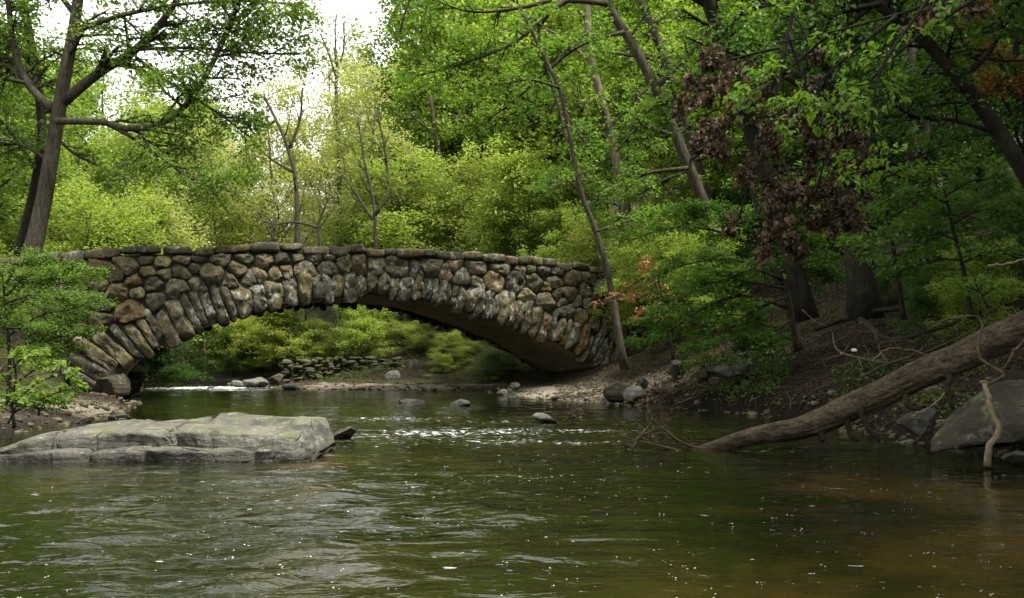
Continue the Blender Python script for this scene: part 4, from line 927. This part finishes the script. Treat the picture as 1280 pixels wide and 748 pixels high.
# ------------------------------------------------------------------ the wood behind
AR = dict(
    green=archetype(1, 18, .22, 5.8, 32, 7, 5, 20, .215, M['bark_grey'], L['mid'], .28),
    bright=archetype(2, 17, .2, 5.6, 32, 7, 5, 20, .215, M['bark_grey'], L['lime'], .26),
    yellow=archetype(3, 17, .15, 5.2, 30, 7, 5, 17, .21, M['bark_pale'], L['yellow'], .22),
    pale=archetype(4, 16, .2, 4.6, 26, 7, 5, 12, .19, M['bark_pale'], L['pale'], .2, spread=.3),
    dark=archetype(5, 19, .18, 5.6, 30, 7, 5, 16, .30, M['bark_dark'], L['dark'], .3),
    shrub=archetype(6, 9, .05, 4.6, 24, 8, 6, 22, .135, M['bark_dark'], L['yellow'], .09, spread=.2, ang=(25, 80), flat=.55, up=.12),
    gshrub=archetype(7, 9, .05, 4.6, 24, 8, 6, 22, .135, M['bark_dark'], L['lime'], .09, spread=.2, ang=(25, 80), flat=.55, up=.12),
    bshrub=archetype(8, 9, .05, 4.6, 24, 8, 6, 22, .135, M['bark_dark'], L['blue'], .09, spread=.2, ang=(25, 80), flat=.55, up=.12),
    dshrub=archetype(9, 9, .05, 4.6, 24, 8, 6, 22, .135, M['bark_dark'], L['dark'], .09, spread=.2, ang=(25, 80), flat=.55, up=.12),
    midtree=archetype(10, 9, .25, 3.2, 22, 7, 5, 14, .2, M['bark_pale'], L['lime'], .13, flat=.5, up=.1),
)
rngb = np.random.default_rng(77)
def bg(kind, name, label, px, Y, toppy, wide=1.0, group=None, cat='tree', sink=.25):
    x = (px-CX)/F*Y; z = gz(x, Y)-sink; h = H+(HY-toppy)/F*Y-z
    return plant_tree(AR[kind], name, label, cat, (x, Y, z), max(h, 1.2), rngb.uniform(0, 6.28), group, tuple(rngb.normal(size=2)*.04), wide)
BG = [
 ('green', 'green_tree', 'green tree rising behind the fork of the tall left tree', 130, 84, 105, 1.0),
 ('yellow', 'yellow_green_tree', 'light tree under the long level limb of the tall left tree', 205, 88, 120, 1.0),
 ('green', 'green_tree', 'light green tree at the left rim of the sky gap', 285, 90, 135, 1.0),
 # kind, name, label, px, Y, top row, wide
 ('yellow', 'yellow_green_tree', 'yellow-green tree over the left quarter of the bridge', 150, 62, 165, 1.0),
 ('yellow', 'yellow_green_tree', 'bushy yellow-green tree between the tall left tree and the bridge coping', 90, 58, 210, 1.1),
 ('pale', 'sparse_tree', 'pale sparse tree with bare crooked limbs behind the bridge left of centre', 345, 66, 105, .9),
 ('pale', 'sparse_tree', 'tall pale sparse tree whose dead top stands in the sky gap', 425, 68, 65, .85),
 ('pale', 'sparse_tree', 'pale yellow tree right of the sky gap tree', 475, 64, 110, .9),
 ('pale', 'sparse_tree', 'pale airy tree behind the left third of the bridge', 285, 70, 165, 1.0),
 ('green', 'green_tree', 'full green tree with dark leaning trunk behind the bridge centre', 570, 70, 60, 1.0),
 ('bright', 'green_tree', 'bright green tree towering behind the right part of the bridge', 640, 71, 20, 1.0),
 ('bright', 'green_tree', 'broad bright tree right of the bridge centre near the pale trunk', 705, 74, -20, 1.0),
 ('green', 'green_tree', 'tall green tree right of the sky gap', 545, 74, 5, 1.0),
 ('green', 'green_tree', 'tall tree behind the pale trunk at the bridge end', 770, 58, -60, 1.0),
 ('bright', 'green_tree', 'bright green tree behind the beech on right slope', 850, 52, 30, 1.0),
 ('green', 'green_tree', 'tall shaded green tree up the right slope', 960, 46, -60, 1.0),
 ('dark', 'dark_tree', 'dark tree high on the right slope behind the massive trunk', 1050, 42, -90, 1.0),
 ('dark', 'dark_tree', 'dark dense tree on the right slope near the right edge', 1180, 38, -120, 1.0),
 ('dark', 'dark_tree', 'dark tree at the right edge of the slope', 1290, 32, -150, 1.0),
 ('green', 'green_tree', 'green tree at the far left edge behind the leaning trunk', -10, 52, 30, 1.0),
 ('green', 'green_tree', 'green tree beyond the road behind the tall left tree', 60, 66, 90, 1.0),
 ('green', 'green_tree', 'blue green tree peeping under the long left limbs', 225, 84, 160, 1.0),
 ('midtree', 'small_tree', 'small layered tree seen through the middle of the arch', 440, 57, 372, 1.1),
 ('midtree', 'small_tree', 'small leaning tree seen through the arch left of centre', 365, 60, 365, 1.0),
 ('midtree', 'small_tree', 'small tree on the far bank at the dark left end of the arch', 255, 64, 375, 1.0),
 ('midtree', 'small_tree', 'thin small tree behind bridge coping right of centre', 648, 56, 205, .9),
 ('midtree', 'small_tree', 'small bright tree behind the right end of the coping', 700, 54, 260, 1.0),
]
for k in BG: bg(*k)
SH = [
 ('shrub', 'yellow-green shrub behind the coping at far left', 150, 56, 272), ('shrub', 'golden shrub behind the coping left of the sky gap', 215, 57, 280), ('shrub', 'yellow-green shrub behind the coping below the sparse trees', 290, 70, 276),
 ('shrub', 'pale shrub behind the coping under the sky gap', 380, 72, 272), ('bshrub', 'grey-green rounded shrub behind the bridge centre', 530, 66, 238), ('gshrub', 'fresh green shrub behind the coping centre right', 585, 67, 250),
 ('shrub', 'yellow-green shrub right of the grey-green one', 635, 66, 265), ('gshrub', 'green shrub where the coping meets the right bank', 735, 50, 275), ('gshrub', 'fresh green shrub above the right abutment', 815, 44, 300),
 ('gshrub', 'green shrub on far bank right in the arch opening', 560, 55, 420), ('bshrub', 'pale rounded shrub at right end of far bank', 610, 51, 440), ('gshrub', 'yellow-green shrub above the dry wall', 500, 60, 405), ('shrub', 'yellowish shrub above the dry wall left', 400, 61, 408),
 ('dshrub', 'dark shrub overhanging the far water at left of the arch', 215, 60, 405), ('dshrub', 'dark shrub in the shade at the left abutment', 185, 54, 415), ('dshrub', 'dark shrub left of the rapids', 290, 66, 415), ('gshrub', 'green shrub above the rapids', 330, 66, 400),
 ('dshrub', 'dark shrub low on shaded right slope', 960, 33, 385), ('dshrub', 'dark shrub behind the massive trunk', 1110, 31, 330), ('dshrub', 'dark shrub on the slope at right edge', 1250, 26, 285), ('gshrub', 'green shrub at left edge behind the feathery one', 20, 32, 345), ('gshrub', 'green shrub on embankment left of bridge', -20, 34, 300),
 ('gshrub', 'green shrub behind beech on slope', 895, 38, 300), ('dshrub', 'dark shrub between slender tree and beech', 850, 40, 350), ('gshrub', 'yellow-green shrub at bridge left end under tall tree', 110, 50, 262),
]
SH += [('dshrub', 'dark shrub at right edge above the pale bleached branch', 1275, 27, 255), ('dshrub', 'dark shrub on open slope right of the paired thin trunks', 1205, 29, 262), ('gshrub', 'shaded green shrub on slope above the log', 1225, 23, 318), ('gshrub', 'yellow-green shrub behind the bridge in the shade right of the sky gap', 505, 63, 222), ('gshrub', 'light green shrub behind the coping just right of the slim leaning trunk', 575, 62, 215), ('gshrub', 'light shrub behind coping left of the slender tree', 680, 58, 235)]
SH += [('gshrub', 'light leaved green shrub over the dry wall in the middle of the arch', 455, 59.5, 392), ('shrub', 'yellow-green shrub on far bank right of the dry wall', 530, 58, 405), ('gshrub', 'light green shrub at far bank beneath the low right part of the arch', 585, 56, 415), ('shrub', 'pale green shrub over the left end of the dry wall', 350, 61, 395),  # pale leaf colours make these far-bank shrubs look lit
 ('gshrub', 'low light green shrub in front of the far bank rocks', 555, 53.5, 445), ('bshrub', 'small pale shrub at the gravel bar near the abutment', 625, 51.5, 440),
 ('gshrub', 'green shrub closing the gap between slender tree and beech', 830, 52, 255), ('dshrub', 'green shrub above the beech on the upper slope', 885, 54, 190), ('gshrub', 'fresh shrub behind the red leaved sapling', 805, 47, 290),
('dshrub', 'dark undergrowth on the shaded slope between massive trunk and right edge', 1180, 36, 250), ('dshrub', 'dark leafy undergrowth behind the paired thin trunks', 1130, 40, 235), ('dshrub', 'tall dark undergrowth near the right edge of the slope', 1270, 36, 200),
 ('dshrub', 'dark undergrowth behind the left slanting dark trunk', 1000, 40, 260), ('dshrub', 'dark undergrowth high on slope at far right', 1330, 33, 200), ('dshrub', 'dark thicket on upper slope left of the massive trunk', 1040, 47, 215), ('dshrub', 'dark thicket on upper slope right of the paired trunks', 1220, 46, 190), ('dshrub', 'green thicket on the upper slope above beech', 930, 46, 250),
 ('dshrub', 'dark shrub behind the long log on the slope', 1180, 24, 345)]
AR['shrub_loose'] = archetype(16, 9, .12, 4.2, 17, 7, 6, 20, .14, M['bark_pale'], L['pale'], .08, spread=.28, ang=(20, 70), flat=.6, up=.2)
AR['gshrub_loose'] = archetype(17, 9, .12, 4.4, 18, 7, 6, 21, .14, M['bark_pale'], L['yellow'], .08, spread=.26, ang=(20, 75), flat=.5, up=.15)
for k, q in enumerate(SH):
    if k % 2 and q[0] in ('shrub', 'gshrub') and q[3] > 48: SH[k] = (q[0]+'_loose',)+q[1:]
for kd, lab, px, Y, tp in SH: bg(kd, 'shrub', lab, px, Y, tp, 1.7 if tp > 384 else 1.15, None, 'shrub')
for kd, lab, x, y, h in [('dark', 'unseen dark tree added for shade on right bank beside the camera', 14, 5, 20), ('dark', 'unseen dark tree added for shade outside the right edge above the boulder', 16.5, 13, 21), ('dark', 'unseen dark tree added for shade outside the right edge beyond the log root', 20, 20, 21),  # unseen trees added outside the frame to shade the right bank
    ('dark', 'unseen dark tree added for shade behind the camera on the right bank', 13.5, -4, 20), ('dark', 'unseen dark tree added for shade far out right on the slope', 26, 26, 20), ('dark', 'unseen dark tree added for shade far out right uphill of the log', 24, 10, 22)]:
    plant_tree(AR[kd], 'dark_tree', lab, 'tree', (x, y, gz(x, y)-.2), h, rngb.uniform(0, 6), None, (0, -.12), 1.3)
# distant trees closing the view: nothing tells them apart
GR, GL = 'trees of the distant wooded hill', 'distant green tree merged into the wooded hill behind the bridge'
far = []
for px, Y, tp in [(1000,64,20),(1080,58,0),(1160,52,-20),(1250,48,-30),(1330,42,-40),(-80,80,60),(20,95,110),(110,100,165),(190,105,190),(270,100,180),(330,105,195),(395,98,190),(450,100,165),(510,92,90),(580,92,20),(650,90,-20),(720,86,-50),(790,80,-80),(870,76,-90),(950,70,-120),(1040,66,-130),(1130,60,-160),(1230,55,-170),(-60,62,80),(-140,60,40),(1330,48,-180),(480,80,150),(620,78,40),(740,72,-30),(830,66,-60),(910,60,-80),(1000,54,-100),(1100,50,-120)]:
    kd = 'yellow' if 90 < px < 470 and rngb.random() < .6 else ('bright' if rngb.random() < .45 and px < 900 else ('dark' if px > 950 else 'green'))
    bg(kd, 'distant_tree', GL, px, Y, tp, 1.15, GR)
# bare dead limbs in the sky gap
def dead_tree(label, limbs, Yb, seed):
    lps, lrs = limbs_px(limbs); root = thing('dead_tree', label, 'tree', (lps[0, 0][0], lps[0, 0][1], gz(lps[0, 0][0], lps[0, 0][1]))); rg = g_(seed)
    mb = MB(); tubes(mb, lps, lrs, 7); b1, r1 = spawn(rg, lps, lrs, 5, .35, 1, 1.8, (25, 60), .3, 1, .1, 6, .6, .015, .4, .08); tubes(mb, b1, r1, 5)
    b2, r2 = spawn(rg, b1, r1, 3, .3, 1, .9, (25, 60), .2, 1, .1, 5, .6, .01, .4, .08); tubes(mb, b2, r2, 4); mb.build('bare_branches', M['bark_grey'], root); return root
dead_tree('bare dead treetop sticking up into the white sky gap', [LX([(424,330),(424,200),(420,110),(422,75),(418,60)], 64, 4, 1.8), LX([(420,95),(408,60),(400,42)], 64, 1.6, .8), LX([(421,90),(430,60),(429,28)], 64, 1.6, .8), LX([(420,80),(419,40),(421,18)], 64, 1.5, .7)], 64, 80)
dead_tree('half bare crooked tree left of the sky gap', [LX([(372,330),(370,230),(358,180),(345,150),(330,120)], 60, 4, 1.5), LX([(362,185),(375,150),(378,110)], 60, 2.4, 1), LX([(345,150),(330,160),(318,150)], 60, 1.8, .8), LX([(366,215),(340,200),(322,185)], 60, 2, .8)], 60, 81)
dead_tree('thin forked bare stems behind the bridge centre left', [LX([(470,330),(468,260),(455,200),(448,150)], 58, 3, 1), LX([(468,270),(485,240),(480,180),(470,140)], 58, 2.6, 1), LX([(466,275),(440,235),(425,215)], 58, 2.4, .8)], 58, 82)
dead_tree('slim bare leaning trunk behind the bridge centre', [LX([(560,330),(555,240),(545,170),(538,120)], 66, 4.2, 2), LX([(545,170),(520,150),(500,150)], 66, 1.8, .8), LX([(543,160),(560,148),(580,150)], 66, 1.8, .8)], 66, 83)
dead_tree('low dead limb behind the left part of coping', [LX([(402,320),(398,285),(405,262),(412,245)], 55, 2.5, 1.2), LX([(399,285),(370,278),(340,280),(315,270)], 55, 2, .8)], 55, 84)

# ------------------------------------------------------------------ fallen leaves and herbs (countless)
rng = np.random.default_rng(90)
def scatter(n, dmin, dmax, xr, yr):
    x = rng.uniform(*xr, n); y = rng.uniform(*yr, n); d = creek_d(x, y); k = (d > dmin) & (d < dmax); x, y = x[k], y[k]; return np.stack([x, y, ground_z(x, y)], -1)
p = np.concatenate([scatter(42000, .1, 12, (2, 22), (10, 44)), scatter(6000, .3, 8, (-26, -10), (14, 40)), scatter(4000, 3.0, 7, (-22, 2), (47, 58))])
p[:, 2] += rng.uniform(.005, .05, len(p)); n = len(p); d = norm(rng.normal(size=(n, 3))*np.array([1, 1, .25])); nr = norm(rng.normal(size=(n, 3))*.45+np.array([0, 0, 1.]))
mb = MB(); leaf_mesh(mb, (p, d, nr, rng.uniform(.06, .13, n)), fold=.2); tag(mb.build('fallen_leaves', L['litter'], smooth=False), 'brown fallen leaves strewn over the banks', 'leaves', kind='stuff')
p = np.concatenate([scatter(9000, .2, 2.6, (5, 14), (12, 32)), scatter(9000, 1.5, 9, (-28, -11), (12, 44)), scatter(9000, 3, 9, (-30, 2), (50, 64))])
keep = fbm(p*.55, 3) > -.05; p = np.repeat(p[keep], 5, 0); p += rng.normal(size=p.shape)*np.array([.12, .12, 0]); p[:, 2] += rng.uniform(.0, .22, len(p)); n = len(p)
d = norm(rng.normal(size=(n, 3))+np.array([0, 0, .6])); nr = norm(rng.normal(size=(n, 3))*.6+np.array([0, 0, 1.]))
mb = MB(); leaf_mesh(mb, (p, d, nr, rng.uniform(.05, .11, n))); tag(mb.build('ground_herbs', L['moss'], smooth=False), 'low green herbs and moss covering the banks', 'herbs', kind='stuff')

p = np.concatenate([scatter(1500, .15, 9, (2, 20), (11, 40)), scatter(500, .2, 6, (-24, -10), (14, 40)), scatter(500, .3, 5, (-20, 2), (47, 57))]); n = len(p); K = 5
d = norm(rng.normal(size=(n, 3))*np.array([1, 1, .12])); ln = rng.uniform(.25, 1.3, n); tt = np.linspace(-.5, .5, K)
q = p[:, None]+d[:, None]*ln[:, None, None]*tt[None, :, None]+np.cumsum(rng.normal(size=(n, K, 3))*.05, 1); q[:, :, 2] = np.maximum(q[:, :, 2]*0+ground_z(q[:, :, 0], q[:, :, 1])+rng.uniform(.01, .14, (n, 1)), .02)
mb = MB(); tubes(mb, q, rng.uniform(.006, .022, n)[:, None]*np.linspace(1, .5, K)[None], 5); tag(mb.build('twig_litter', M['twig']), 'dead twigs and roots strewn over the banks', 'twigs', kind='stuff')

# ------------------------------------------------------------------ sky, sun, camera
SUN = norm(np.array([.42, -.26, .88]))
el = math.asin(SUN[2]); az = math.atan2(SUN[0], SUN[1])
w = bpy.data.worlds.new('World'); sc.world = w; w.use_nodes = True; nt = w.node_tree; nt.nodes.clear()
sk = nt.nodes.new('ShaderNodeTexSky'); sk.sky_type = 'NISHITA'; sk.sun_disc = False; sk.sun_elevation = el; sk.sun_rotation = az; sk.air_density = 1.0; sk.dust_density = 3.0
tc = nt.nodes.new('ShaderNodeTexCoord'); nz = nt.nodes.new('ShaderNodeTexNoise'); nz.inputs['Scale'].default_value = 2.2; nz.inputs['Detail'].default_value = 5
rp = nt.nodes.new('ShaderNodeMapRange'); rp.inputs[1].default_value = .3; rp.inputs[2].default_value = .7; rp.inputs[3].default_value = .72; rp.inputs[4].default_value = .95
mx = nt.nodes.new('ShaderNodeMix'); mx.data_type = 'RGBA'; mx.inputs[7].default_value = (14.0, 13.8, 13.1, 1)
bgk = nt.nodes.new('ShaderNodeBackground'); bgk.inputs[1].default_value = .078; out = nt.nodes.new('ShaderNodeOutputWorld')
nt.links.new(tc.outputs['Generated'], nz.inputs['Vector']); nt.links.new(nz.outputs['Fac'], rp.inputs[0]); nt.links.new(rp.outputs[0], mx.inputs[0])
nt.links.new(sk.outputs[0], mx.inputs[6]); nt.links.new(mx.outputs[2], bgk.inputs[0]); nt.links.new(bgk.outputs[0], out.inputs[0])
sl = bpy.data.lights.new('sun', 'SUN'); sl.energy = 4.2; sl.angle = math.radians(10); sl.color = (1, .95, .86)
so = bpy.data.objects.new('sun', sl); COL.objects.link(so); so.rotation_euler = Vector(SUN).to_track_quat('Z', 'Y').to_euler(); so.location = (0, 0, 60)
cam = bpy.data.cameras.new('camera'); cam.sensor_width = 36; cam.lens = F/1280*36; cam.shift_y = (HY-374)/1280; cam.clip_end = 2000; cam.clip_start = .05
co = bpy.data.objects.new('camera', cam); COL.objects.link(co); co.location = (0, 0, H); co.rotation_euler = (math.pi/2, 0, 0); sc.camera = co
sc.view_settings.view_transform = 'Standard'; sc.view_settings.look = 'None'; sc.view_settings.gamma = 1; sc.view_settings.exposure = 1.2
cy = sc.cycles; cy.max_bounces = 6; cy.diffuse_bounces = 3; cy.glossy_bounces = 2; cy.transmission_bounces = 3; cy.transparent_max_bounces = 4
cy.use_denoising = True; cy.sample_clamp_indirect = 8; cy.caustics_reflective = False; cy.caustics_refractive = False
